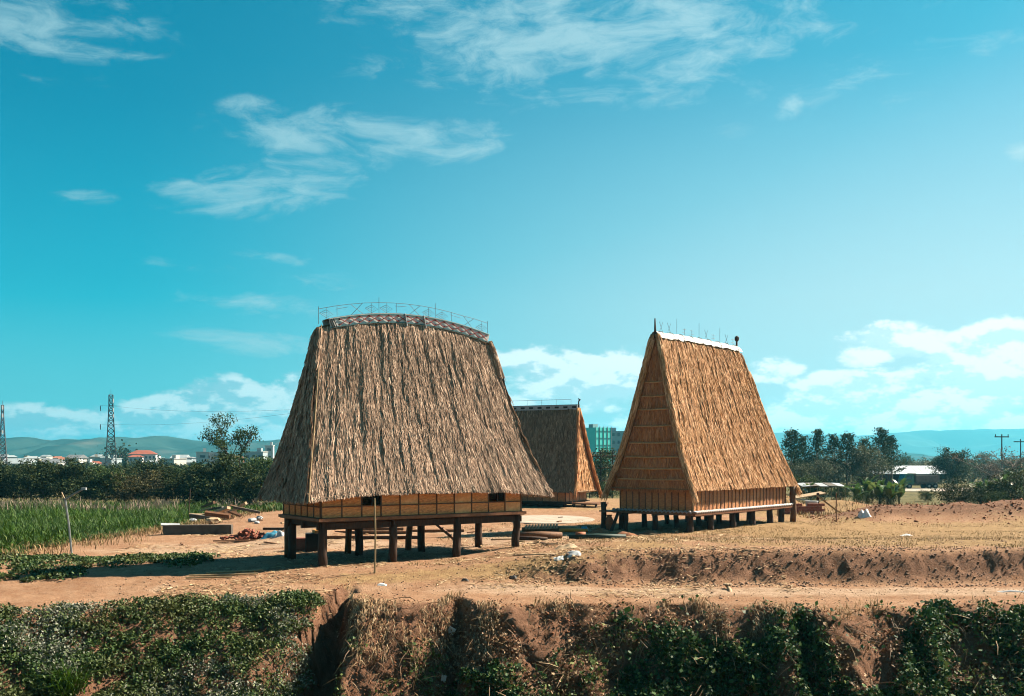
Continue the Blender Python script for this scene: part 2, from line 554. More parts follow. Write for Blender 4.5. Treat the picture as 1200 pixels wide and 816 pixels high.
M['truck_bed'] = mat_plain('truck_bed', (0.10, 0.08, 0.07), (0.18, 0.14, 0.12), 2.0, 0.7)
M['roof_sheet'] = mat_plain('roof_sheet', (0.62, 0.68, 0.72), (0.76, 0.80, 0.82), 0.8, 0.4, spec=0.4)
M['straw_litter'] = mat_blades('straw_litter', [(0.0, (0.28, 0.15, 0.07)), (0.5, (0.50, 0.33, 0.17)), (1.0, (0.70, 0.54, 0.34))], rough=0.8)
M['dry_grass'] = mat_blades('dry_grass', [(0.0, (0.20, 0.12, 0.05)), (0.5, (0.44, 0.28, 0.13)), (1.0, (0.62, 0.44, 0.24))], patch=((0.24, 0.19, 0.07), 0.6), pscale=0.35, rough=0.75, trans=0.15)
M['field_grass'] = mat_blades('field_grass', [(0.0, (0.026, 0.075, 0.004)), (0.5, (0.070, 0.175, 0.008)), (0.93, (0.14, 0.27, 0.020)), (1.0, (0.24, 0.30, 0.06))],
                              patch=((0.055, 0.12, 0.02), 0.6), pscale=0.12, rough=0.6, trans=0.25)
M['plume'] = mat_blades('plume', [(0.0, (0.30, 0.22, 0.16)), (1.0, (0.52, 0.41, 0.33))], rough=0.9, trans=0.2)
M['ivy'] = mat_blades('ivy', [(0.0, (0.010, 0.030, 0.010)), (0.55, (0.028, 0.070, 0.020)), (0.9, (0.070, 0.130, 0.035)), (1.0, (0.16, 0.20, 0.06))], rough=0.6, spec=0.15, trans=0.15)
M['ivy_sun_tint'] = mat_blades('ivy_sun_tint', [(0.0, (0.045, 0.080, 0.020)), (0.6, (0.11, 0.16, 0.040)), (1.0, (0.24, 0.24, 0.09))], rough=0.55, spec=0.2, trans=0.2)  # brighter copy of the creeper green, sunlight put into the colour
M['cover_green'] = mat_blades('cover_green', [(0.0, (0.016, 0.042, 0.012)), (0.5, (0.045, 0.095, 0.022)), (1.0, (0.12, 0.18, 0.05))],
                              patch=((0.11, 0.095, 0.035), 0.55), pscale=0.5, rough=0.55, spec=0.2, trans=0.15)
M['cover_silver'] = mat_blades('cover_silver', [(0.0, (0.10, 0.125, 0.085)), (0.5, (0.21, 0.225, 0.16)), (1.0, (0.38, 0.38, 0.31))], rough=0.6, spec=0.2, trans=0.15)
M['leaf_dark'] = mat_blades('leaf_dark', [(0.0, (0.014, 0.030, 0.009)), (0.6, (0.035, 0.062, 0.016)), (1.0, (0.080, 0.105, 0.030))], patch=((0.060, 0.060, 0.020), 0.4), pscale=0.25, rough=0.7, spec=0.1, trans=0.15)
M['leaf_olive'] = mat_blades('leaf_olive', [(0.0, (0.040, 0.042, 0.014)), (0.6, (0.095, 0.088, 0.032)), (1.0, (0.16, 0.145, 0.065))], rough=0.7, spec=0.1, trans=0.15)
M['leaf_mid'] = mat_blades('leaf_mid', [(0.0, (0.022, 0.050, 0.013)), (0.6, (0.052, 0.098, 0.024)), (1.0, (0.12, 0.165, 0.05))], rough=0.7, spec=0.1, trans=0.2)
M['leaf_pine'] = mat_blades('leaf_pine', [(0.0, (0.020, 0.045, 0.018)), (0.6, (0.050, 0.088, 0.032)), (1.0, (0.11, 0.15, 0.06))], rough=0.7, spec=0.1, trans=0.1)
M['leaf_dusty'] = mat_blades('leaf_dusty', [(0.0, (0.055, 0.070, 0.030)), (0.6, (0.120, 0.135, 0.065)), (1.0, (0.21, 0.215, 0.12))], rough=0.7, spec=0.1, trans=0.15)
M['leaf_banana'] = mat_blades('leaf_banana', [(0.0, (0.040, 0.100, 0.020)), (0.6, (0.10, 0.19, 0.045)), (1.0, (0.26, 0.30, 0.10))], rough=0.4, spec=0.45, trans=0.3)
M['leaf_rust'] = mat_blades('leaf_rust', [(0.0, (0.12, 0.06, 0.03)), (1.0, (0.26, 0.16, 0.09))], rough=0.7, trans=0.1)

# ------------------------------------------------------------------ terrain


def edge_y(x):
    x = np.asarray(x, float)
    e = 31.6 - 3.0 * sstep(-8.0, -16.0, x) - 1.9 * np.exp(-((x - 9.5) / 3.2) ** 2) + 0.55 * fbm(x * 0.33, 0.3, 2) + 0.22 * fbm(x * 1.3, 9.3, 2)
    e = e + 3.2 * np.exp(-((x + 5.75) / 0.62) ** 2) + 0.9 * np.exp(-((x + 1.75) / 0.28) ** 2) + 0.8 * np.exp(-((x - 8.7) / 0.28) ** 2)
    e = e + 0.3 * np.exp(-((x - 3.2) / 0.4) ** 2) + 0.6 * np.exp(-((x - 11.2) / 0.9) ** 2)
    return e


def bank_prof(t):
    return 0.45 * sstep(0, 1, t) + 0.55 * t


def bank_w(x):
    x = np.asarray(x, float)
    return 3.3 + 0.8 * fbm(x * 0.6, 2.2 + 0 * x, 2) + 1.9 * sstep(-6.6, -8.2, x)


def gz(x, y, fine=True):
    x = np.asarray(x, float); y = np.asarray(y, float)
    s = sstep(-3.5, 4.5, x)
    n = 0.5 * fbm(x * 0.35, y * 0.2 + 3, 3)
    zl = -0.45 * (1 - sstep(32, 38, y))
    st = sstep(35.6, 37.3, y + n * 1.4)
    zr = -0.45 + 1.12 * st - 0.67 * sstep(40, 53, y)
    z = zl * (1 - s) + zr * s
    z = z - 0.55 * sstep(9, 17, -x) * sstep(39, 48, y) * (1 - sstep(95, 130, y))
    z = z - 1.6 * sstep(92, 150, y) - 0.6 * sstep(19, 28, -x) * sstep(50, 75, y) * (1 - sstep(105, 150, y))
    # heaped red soil ridge and heaps on the building site
    rid = np.exp(-((y - 66 - 0.03 * (x - 20)) / 1.9) ** 2) * sstep(19.5, 25, x) * (1 - sstep(44, 60, x))
    z = z + rid * (1.15 + 0.5 * fbm(x * 0.3, y * 0.3, 3))
    z = z + 1.25 * np.exp(-((x - 20.6) / 1.6) ** 2 - ((y - 76) / 1.6) ** 2)
    z = z + 0.8 * np.exp(-((x - 25.5) / 3.5) ** 2 - ((y - 78) / 2.0) ** 2)
    z = z + 0.95 * np.exp(-((x + 11.3) / 1.7) ** 2 - ((y - 55) / 1.3) ** 2)
    # cut bank towards the ditch and the bank the photographer stands on
    d = edge_y(x + 0.55 * fbm(y * 0.7, 1.1 + 0 * y, 2)) - y
    w = bank_w(x)
    drop = bank_prof(np.clip(d / w, 0, 1))
    z = z - 3.25 * drop * (1 - sstep(60, 200, np.abs(x)) * 0.0)
    z = z + 6.2 * sstep(12, 4, y)
    if fine:
        near = 1 - sstep(70, 110, y)
        face = st * (1 - st) * 4 * s
        bank = np.clip(drop * (1 - drop) * 4, 0, 1)
        rgh = 0.035 + 0.14 * face + 0.16 * bank + 0.12 * rid
        z = z + near * rgh * (fbm(x * 2.1, y * 2.1, 4, 0.6) + 0.5 * fbm(x * 6.1, y * 6.1, 2))
        z = z + near * 0.05 * fbm(x * 0.5, y * 0.5, 3) * (1 - drop)
        # wheel ruts along the strip above the bank
        rut = np.exp(-((y - 34.0 - 0.25 * np.sin(x * 0.25)) / 0.22) ** 2) + np.exp(-((y - 32.6 - 0.25 * np.sin(x * 0.25)) / 0.22) ** 2)
        z = z - 0.07 * rut * s * (1 - drop)
    return z


def gz1(x, y):
    return float(gz(np.array([x]), np.array([y]))[0])


def axis(parts):
    out = []
    for a, b, st in parts:
        out.append(np.arange(a, b, st))
    return np.concatenate(out)


def geo(a, b, first, ratio=1.22):
    out = []; x = a; st = first
    while x < b:
        out.append(x); x += st; st *= ratio
    out.append(b)
    return np.array(out)


def make_ground():
    xs = np.concatenate([-geo(20.0, 6000, 0.3, 1.16)[::-1], np.arange(-19.86, 21, 0.125), geo(21.1, 6000, 0.25, 1.13)])
    ys = np.concatenate([np.array([-900, -300, -100, -40, -15, -5, 0, 3, 4, 5, 6, 7, 8, 9, 10, 11, 12, 15, 20, 24, 26]), np.arange(27, 28, 0.12),
                         np.arange(28, 33.5, 0.075), np.arange(33.5, 40, 0.1), np.arange(40, 60, 0.2), np.arange(60, 82, 0.33), geo(82, 6000, 0.8, 1.12)])
    X, Y = np.meshgrid(xs, ys)
    Z = gz(X, Y)
    # hard top edge: push the face inwards irregularly, so the lip of the bank is ragged
    bk = sstep(0.0, 0.35, edge_y(X) - Y) * sstep(25.5, 27.0, Y)
    Y = Y + bk * (0.42 * fbm(X * 0.8, Z * 0.9 + 4, 2) + 0.30 * fbm(X * 2.6 + 0.7 * Z, Z * 3.0 - 0.5 * X, 5, 0.66))
    Z = Z + bk * 0.12 * fbm(X * 4.0, Y * 4.0 + Z, 3)
    nx, ny = len(xs), len(ys)
    V = np.stack([X, Y, Z], -1).reshape(-1, 3)
    i = np.arange(nx * ny).reshape(ny, nx)
    Fq = np.stack([i[:-1, :-1], i[:-1, 1:], i[1:, 1:], i[1:, :-1]], -1).reshape(-1, 4)
    # what the soil is made of: R red earth, G dry turf, B pale trodden sand, A green turf
    x = V[:, 0]; y = V[:, 1]
    d = edge_y(x) - y
    s = sstep(-3.5, 4.5, x)
    n = 0.5 * fbm(x * 0.35, y * 0.2 + 3, 3)
    st = sstep(35.4, 37.5, y + n * 1.4)
    face = st * (1 - st) * 4 * s
    bank = sstep(-0.1, 0.5, d)
    rid = np.exp(-((y - 66 - 0.03 * (x - 20)) / 2.2) ** 2) * sstep(19.5, 23, x) * (1 - sstep(44, 60, x))
    R = np.clip(0.9 * bank + 0.85 * face + 1.0 * rid + 0.5 * sstep(5, 12, -x) * (1 - sstep(38, 50, y)) * (0.5 + 0.8 * fbm(x * .4, y * .7, 3)), 0, 1)
    R = np.maximum(R, np.exp(-((x - 20.6) / 2.2) ** 2 - ((y - 75) / 2.2) ** 2))
    tu = fbm(x * 0.25, y * 0.25, 4)
    G = np.clip(sstep(2, 7, x) * sstep(37.4, 39.5, y) * (1 - sstep(60, 68, y)) * (0.75 + tu) + sstep(12, 16, x) * sstep(37.5, 40, y) * (0.45 + tu) * (1 - rid)
                + np.exp(-((y - 36.2 - 0.25 * (x + 2)) / 1.3) ** 2) * sstep(-9, -5, x) * (1 - sstep(3, 8, x)) * 0.7, 0, 1)
    G = np.maximum(G, sstep(70, 82, y) * (0.6 + 0.4 * tu) * sstep(-22, -8, x))
    B = np.clip(sstep(-4, 3, x) * np.exp(-((y - 34.0) / 1.2) ** 2) * 0.9 + np.exp(-((y - 50) / 7.5) ** 2) * (1 - sstep(3, 9, x)) * sstep(-26, -20, x) * (0.6 + tu)
                + np.exp(-((y - 33.8) / 1.4) ** 2) * (1 - s) * 0.35, 0, 1)
    A = np.clip(sstep(76, 95, y) * sstep(18, 26, x) + sstep(23.2, 25.5, -x) * sstep(44, 50, y) + sstep(95, 130, y), 0, 1)
    A = np.maximum(A, sstep(3, 6, d) * 0.8)
    o = np_mesh('ground', V, Fq, None, smooth=True, attr={'soil': np.stack([R, G, B, A], -1)})
    m, g, p = new_mat('soil')
    at_ = g.node('ShaderNodeAttribute', attribute_name='soil')
    sep = g.node('ShaderNodeSeparateColor')
    g.l.new(at_.outputs['Color'], sep.inputs[0])
    geo_ = g.node('ShaderNodeNewGeometry')
    P = geo_.outputs['Position']
    n1 = g.noise(P, 0.45, 6.0, 0.6)
    n2 = g.noise(P, 2.6, 6.0, 0.65)
    n3 = g.noise(P, 13.0, 5.0, 0.7)
    n4 = g.noise(P, 45.0, 3.0, 0.7)
    base = g.mix(g.ramp(n1, [(0.3, 0.0), (0.7, 1.0)]), (0.173, 0.084, 0.043), (0.254, 0.144, 0.084))
    base = g.mix(g.ramp(n2, [(0.42, 0.0), (0.66, 0.65)]), base, (0.284, 0.182, 0.114))
    pale = g.mix(g.ramp(n2, [(0.35, 0.0), (0.7, 1.0)]), (0.254, 0.165, 0.107), (0.335, 0.244, 0.170))
    red = g.mix(g.ramp(n2, [(0.35, 0.0), (0.65, 1.0)]), (0.090, 0.043, 0.024), (0.176, 0.093, 0.057))
    turf = g.mix(g.ramp(n2, [(0.35, 0.0), (0.65, 1.0)]), (0.150, 0.092, 0.040), (0.265, 0.172, 0.084))
    green = g.mix(g.ramp(n1, [(0.35, 0.0), (0.65, 1.0)]), (0.038, 0.043, 0.012), (0.112, 0.092, 0.035))
    def mask(sock, nz, amt=0.9):
        return g.smooth(g.math('ADD', sock, g.math('MULTIPLY', g.math('SUBTRACT', nz, 0.5), amt)), 0.28, 0.72)
    c = g.mix(mask(sep.outputs[2], n1), base, pale)
    c = g.mix(mask(sep.outputs[0], n2), c, red)
    c = g.mix(mask(sep.outputs[1], n2, 1.3), c, turf)
    c = g.mix(mask(at_.outputs['Alpha'], n1), c, green)
    # grit: dark crumbs and pale stones
    c = g.mix(g.ramp(n3, [(0.33, 0.65), (0.49, 0.0)]), c, (0.075, 0.038, 0.022))
    c = g.mix(g.ramp(n4, [(0.60, 0.0), (0.72, 0.6)]), c, (0.46, 0.36, 0.27))
    g.put(p.inputs['Base Color'], c)
    p.inputs['Roughness'].default_value = 0.95
    p.inputs['Specular IOR Level'].default_value = 0.1
    b = g.node('ShaderNodeBump')
    b.inputs['Strength'].default_value = 0.9
    b.inputs['Distance'].default_value = 0.10
    hgt = g.math('ADD', g.math('MULTIPLY', n3, 0.7), g.math('MULTIPLY', n4, 0.3))
    g.l.new(hgt, b.inputs['Height'])
    g.l.new(b.outputs[0], p.inputs['Normal'])
    o.data.materials.append(m)
    tag(o, 'orange brown bare earth of the building site and plain', kind='structure')
    return o


make_ground()


def make_hills(name, label, depth0, x0, x1, prof, thick, mat, seed):
    """a range of hills: profile is a list of (pixel column, pixel row of the crest)"""
    nx, ny = 260, 70
    xs = np.linspace(x0, x1, nx)
    ys = np.linspace(0, 1, ny)
    px = 600 + F * xs / depth0
    cr = np.interp(px, [p[0] for p in prof], [p[1] for p in prof])
    hz = CAM_H + (HOR - cr) / F * depth0 + 2.0
    X, T = np.meshgrid(xs, ys)
    Hc = np.interp(X, xs, hz)
    sh = np.sin(np.clip(T, 0, 1) * math.pi) ** 1.1
    k = 6.0 / depth0
    rdg = np.abs(fbm(X * k * 1.9 + seed, T * 2.6 + seed, 4, 0.55))
    Z = -3.0 + (Hc + 3.0) * sh * (1.0 - 1.4 * rdg * (1 - 0.85 * np.exp(-((T - 0.5) / 0.09) ** 2))) + fbm(X * k * 8, T * 9, 3) * depth0 * 0.0008
    Y = depth0 + (T - 0.5) * thick
    V = np.stack([X, Y, Z], -1).reshape(-1, 3)
    i = np.arange(nx * ny).reshape(ny, nx)
    Fq = np.stack([i[:-1, :-1], i[:-1, 1:], i[1:, 1:], i[1:, :-1]], -1).reshape(-1, 4)
    o = np_mesh(name, V, Fq, mat, smooth=True)
    return tag(o, label, kind='structure')


def hill_mat(name, a, b, c, sc):
    m, g, p = new_mat(name)
    tc = g.node('ShaderNodeTexCoord')
    v = tc.outputs['Object']
    f = g.ramp(g.noise(v, sc, 6.0, 0.6), [(0.35, 0.0), (0.62, 1.0)])
    col = g.mix(f, a, b)
    col = g.mix(g.ramp(g.noise(v, sc * 0.6, 4.0, 0.5), [(0.58, 0.0), (0.72, 0.75)]), col, c)
    g.put(p.inputs['Base Color'], col)
    p.inputs['Roughness'].default_value = 1.0
    p.inputs['Specular IOR Level'].default_value = 0.0
    return m


HM1 = hill_mat('hill_scrub', (0.010, 0.030, 0.028), (0.028, 0.055, 0.048), (0.085, 0.085, 0.070), 0.009)
HM2 = hill_mat('hill_forest', (0.02, 0.045, 0.045), (0.04, 0.07, 0.065), (0.06, 0.09, 0.08), 0.004)
make_hills('hills', 'green brown hills behind the town', 2600.0, -2800, 1000,
           [(-600, 520), (-200, 518), (-40, 522), (8, 515), (33, 513), (50, 516), (62, 517), (75, 514.5), (90, 516), (118, 515.5), (140, 512), (160, 515), (178, 512), (190, 511.5), (205, 514),
            (225, 517), (245, 518.5), (300, 518), (330, 516), (400, 520), (700, 528), (1000, 531)], 1000.0, HM1, 2.0)
make_hills('hills', 'pale blue mountains far across the plain on the right', 5400.0, -1100, 7000,
           [(400, 522), (600, 515), (720, 510), (850, 508), (920, 505), (950, 508), (1000, 511), (1050, 506), (1075, 503), (1110, 504), (1150, 502), (1180, 503), (1200, 502), (1400, 500), (2000, 505)], 1600.0, HM2, 5.0)

# ------------------------------------------------------------------ thatched stilt houses


def strands(P, dn, nr, sd, length, width, lift, rng):
    """straw bundles: root points P, down direction dn, outward normal nr, sideways sd -> quads"""
    n = len(P)
    L = (length * (0.6 + 0.8 * rng.random(n)))[:, None]
    W = width * (0.6 + 0.8 * rng.random(n))[:, None]
    jit = (rng.random((n, 1)) - 0.5) * 0.32
    d = dn + sd * jit
    d /= np.linalg.norm(d, axis=1, keepdims=True)
    s = sd - d * jit
    tw = (rng.random((n, 1)) - 0.5) * 1.4
    s2 = s * np.cos(tw) + nr * np.sin(tw)
    root = P + nr * 0.015
    tip = P + d * L + nr * (lift * (0.25 + rng.random((n, 1))))
    mid = P + d * L * 0.5 + nr * (lift * (0.5 + 0.6 * rng.random((n, 1))))
    V = np.stack([root - s2 * W * 0.5, root + s2 * W * 0.5, mid + s2 * W * 0.6, mid - s2 * W * 0.6, tip + s2 * W * 0.2, tip - s2 * W * 0.2], 1).reshape(-1, 3)
    i = np.arange(n)[:, None] * 6
    Fq = np.concatenate([i + np.array([[0, 1, 2, 3]]), i + np.array([[3, 2, 4, 5]])], 0)
    return V, Fq


class Roof:
    """steep thatched roof; t = 0 at the eaves, 1 at the ridge"""
    def __init__(s, hx, hy, rx0, rx1, ze, zr, bow, flare_x, flare_y, sag=0.0, top=0.14, seed=1, belly=0.0):
        s.belly = belly; s.clump = 0.075 if belly else 0.06
        s.hx, s.hy, s.rx0, s.rx1, s.ze, s.zr, s.bow = hx, hy, rx0, rx1, ze, zr, bow
        s.fx, s.fy, s.sag, s.top, s.seed = flare_x, flare_y, sag, top, seed

    def prof(s, t, k):
        return t + k * t * (1 - t) ** 1.6

    def zr_at(s, x):
        m = 0.5 * (s.rx0 + s.rx1); h = 0.5 * (s.rx1 - s.rx0)
        q = np.clip((x - m) / h, -1.2, 1.2)
        return s.zr + s.bow * (1 - q * q)

    def xr(s, t):
        a = s.prof(t, s.fx)
        return -s.hx + (s.rx0 + s.hx) * a, s.hx + (s.rx1 - s.hx) * a

    def point(s, face, u, t):
        """face 0 front(-y) 1 right(+x) 2 back(+y) 3 left(-x); u in 0..1 along the face"""
        x0, x1 = s.xr(t)
        hw = s.hy + (s.top - s.hy) * s.prof(t, s.fy)
        if face == 0: x = x0 + (x1 - x0) * u; y = -hw
        elif face == 2: x = x1 + (x0 - x1) * u; y = hw
        elif face == 1: x = x1; y = -hw + 2 * hw * u
        else: x = x0; y = hw - 2 * hw * u
        x = x + 0 * u; y = y + 0 * u
        if face in (0, 2):
            y = y + (s.belly * ((2 * u - 1) ** 2 - 0.35) * (1 - t) ** 0.7 * (1 if face == 0 else -1)) * np.minimum(1, 4 * t + 0.3)
        q = np.abs(x / s.hx)
        zb = s.ze - s.sag * q ** 3
        xt = s.rx0 + (s.rx1 - s.rx0) * np.clip((x - x0) / np.maximum(x1 - x0, 1e-6), 0, 1)
        z = zb + (s.zr_at(xt) - zb) * t
        return np.stack([x, y, z], -1)

    def frame(s, face, u, t):
        e = 1e-3
        P = s.point(face, u, t)
        du = s.point(face, np.clip(u + e, 0, 1), t) - s.point(face, np.clip(u - e, 0, 1), t)
        dt = s.point(face, u, np.minimum(t + e, 1)) - s.point(face, u, np.maximum(t - e, 0))
        du /= np.maximum(np.linalg.norm(du, axis=-1, keepdims=True), 1e-9)
        dt /= np.maximum(np.linalg.norm(dt, axis=-1, keepdims=True), 1e-9)
        n = np.cross(du, dt)
        n /= np.maximum(np.linalg.norm(n, axis=-1, keepdims=True), 1e-9)
        return P, du, -dt, n

    def area(s, face):
        w = 2 * (s.hx if face in (0, 2) else s.hy)
        wt = (s.rx1 - s.rx0) if face in (0, 2) else 2 * s.top
        return 0.5 * (w + wt) * (s.zr - s.ze) * 1.05, w, wt

    def core(s, parent, mat, inset=(0, 0, 0, 0)):
        V = []; Fq = []; nu, ntt = 22, 22
        for f in range(4):
            u = np.linspace(0, 1, nu); t = np.linspace(0, 1, ntt)
            U, T = np.meshgrid(u, t)
            P, du, dn, n = s.frame(f, U, T)
            P = P - n * (0.03 + inset[f])
            b = sum(len(q) for q in V)
            V.append(P.reshape(-1, 3))
            i = np.arange(nu * ntt).reshape(ntt, nu) + b
            Fq.append(np.stack([i[:-1, :-1], i[:-1, 1:], i[1:, 1:], i[1:, :-1]], -1).reshape(-1, 4))
        # underside of the eaves and cap of the ridge
        b = sum(len(q) for q in V)
        u = np.linspace(0, 1, 12)
        outer = np.concatenate([s.point(f, u[:-1], np.zeros(11)) for f in range(4)], 0)
        inner = outer.copy(); inner[:, 0] *= 0.7; inner[:, 1] *= 0.55; inner[:, 2] += 0.9
        m = len(outer)
        V.append(outer); V.append(inner)
        k = np.arange(m)
        Fq.append(np.stack([b + k, b + m + k, b + m + (k + 1) % m, b + (k + 1) % m], -1))
        b = sum(len(q) for q in V)
        top = np.concatenate([s.point(f, np.array([0.0]), np.ones(1)) for f in range(4)], 0)
        return V, Fq, np_mesh('roof', np.concatenate(V), np.concatenate(Fq), mat, parent, smooth=True)


def thatch(roof, parent, faces, rng, name='thatch', tmax=1.0):
    """faces: list of (face, strands per m2, material, length, width, lift, bands) -> one mass of straw per face"""
    for face, dens, mat, length, width, lift, bands in faces:
        area, w, wt = roof.area(face)
        n = int(area * dens)
        t = rng.random(n * 2)
        t = t * tmax
        t = t[rng.random(n * 2) < (w + (wt - w) * t) / w][:n]
        n = len(t)
        if bands:
            # straw laid in courses: the roots sit just under each batten
            k = np.floor(t * bands)
            t = np.clip((k + 0.25 + 0.75 * np.sqrt(rng.random(n))) / bands, 0, 1)
        u = rng.random(n)
        P, du, dn, nr = roof.frame(face, u, t)
        lx = u * w
        hz = t * (roof.zr - roof.ze)
        cl = fbm(lx * 1.5 + face * 13 + roof.seed, hz * 0.55, 3)
        cl2 = fbm(lx * 7.5 + face * 7, hz * 1.0 + roof.seed, 3)
        P = P + nr * (roof.clump * cl + (0.026 if roof.belly else 0.04) * cl2 + 0.05)[:, None]
        lf = lift * (1.0 + 0.9 * np.clip(cl2, -0.8, 1))[:, None]
        V, Fq = strands(P, dn, nr, du, np.minimum(length, hz * 0.75 + 0.10), width, lf, rng)
        # eaves fringe
        m = int(w * (90 if dens > 200 else 40))
        uu = rng.random(m)
        P2, du2, dn2, nr2 = roof.frame(face, uu, np.full(m, 0.012))
        P2 = P2 + nr2 * (rng.random((m, 1)) * 0.16 - 0.1)
        V2, F2 = strands(P2, dn2, nr2, du2, length * 0.26, width * 0.9, 0.05, rng)
        o = np_mesh(name, np.concatenate([V, V2]), np.concatenate([Fq, F2 + len(V)]), mat, parent)
        o['kind'] = 'stuff'


def roll(parent, pts, r, mat_core, mat_str, rng, name='thatch_roll', per_m=120):
    """thick straw roll along a gable edge, bound at intervals"""
    o = MB().tube(pts, r, 8).build(name, mat_core, parent, smooth=True)
    pts = [Vector(p) for p in pts]
    Ps = []; D = []
    for a, b in zip(pts[:-1], pts[1:]):
        L = (b - a).length
        for k in range(int(L * per_m)):
            q = a.lerp(b, rng.random())
            d = (a - b).normalized() if a.z < b.z else (b - a).normalized()
            s = d.cross(Vector((0.3, 0.2, 1))).normalized(); tt = s.cross(d)
            an = rng.random() * 6.283
            nrm = s * math.cos(an) + tt * math.sin(an)
            Ps.append(q + nrm * r * 0.95)
            D.append((*d, *nrm))
    Ps = np.array([tuple(p) for p in Ps]); D = np.array(D)
    dn = D[:, :3]; nr = D[:, 3:]; sd = np.cross(dn, nr)
    V, Fq = strands(Ps, dn, nr, sd, 0.5, 0.035, 0.04, rng)
    s = np_mesh('straw', V, Fq, mat_str, o)
    s['kind'] = 'stuff'
    return o


def post(parent, x, y, z0, z1, r, mat, square=False):
    b = MB()
    if square:
        b.box((x, y, 0.5 * (z0 + z1)), (2 * r, 2 * r, z1 - z0))
    else:
        n = 10
        q = random.Random(int((x * 31 + y * 17 + r * 7) * 100))
        j = lambda: q.uniform(-0.035, 0.035)
        b.tube([(x + j(), y + j(), z0), (x + j(), y + j(), z0 + 0.35 * (z1 - z0)), (x + j(), y + j(), z0 + 0.7 * (z1 - z0)), (x, y, z1)], [r * q.uniform(1.0, 1.18), r * q.uniform(0.94, 1.08), r * q.uniform(0.92, 1.04), r * 0.95], n)
    return b.build('post', mat, parent, smooth=not square)


def wall_run(parent, a, b, z0, z1, n, mats, batten_mat, rows=1, skip=(), out=(0, 0), thick=0.05, rail_mat=None, bw=0.05):
    """a wall of woven panels between battens; each panel and each batten a piece of its own"""
    a = Vector(a); b = Vector(b)
    d = (b - a); L = d.length; d.normalize()
    nrm = Vector((d.y, -d.x, 0))
    lean = Vector((out[0], out[1], 0))
    hr = (z1 - z0) / rows
    rz = math.atan2(d.y, d.x)
    rng = random.Random(int(L * 97) + n)
    for k in range(n):
        for r in range(rows):
            if (k, r) in skip:
                continue
            c = a + d * (L * (k + 0.5) / n)
            p = MB().box((0, 0, 0), (L / n - 0.025, thick, hr - 0.025)).build('wall_panel', rng.choice(mats), parent)
            p.location = (c.x, c.y, z0 + hr * (r + 0.5))
            p.rotation_euler = (rng.uniform(-0.012, 0.012), 0, rz + rng.uniform(-0.01, 0.01))
    for k in range(n + 1):
        c = a + d * (L * k / n) + nrm * (thick * 0.5 + 0.012)
        MB().beam((c.x, c.y, z0 - 0.02), (c.x, c.y, z1 + 0.02), bw, 0.03, up=(nrm.x, nrm.y, 0)).build('batten', batten_mat, parent)
    for r in range(rows + 1):
        o = nrm * (thick * 0.5 + 0.045)
        MB().beam((a.x + o.x, a.y + o.y, z0 + hr * r), (b.x + o.x, b.y + o.y, z0 + hr * r), 0.028, 0.045).build('rail', rail_mat or batten_mat, parent)


def curve_strip(path, h, thick, mat, parent, name, up=Vector((0, 0, 1)), off=Vector((0, 0, 0))):
    b = MB()
    for p, q in zip(path[:-1], path[1:]):
        b.beam(Vector(p) + off + up * (h / 2), Vector(q) + off + up * (h / 2), thick, h)
    return b.build(name, mat, parent)


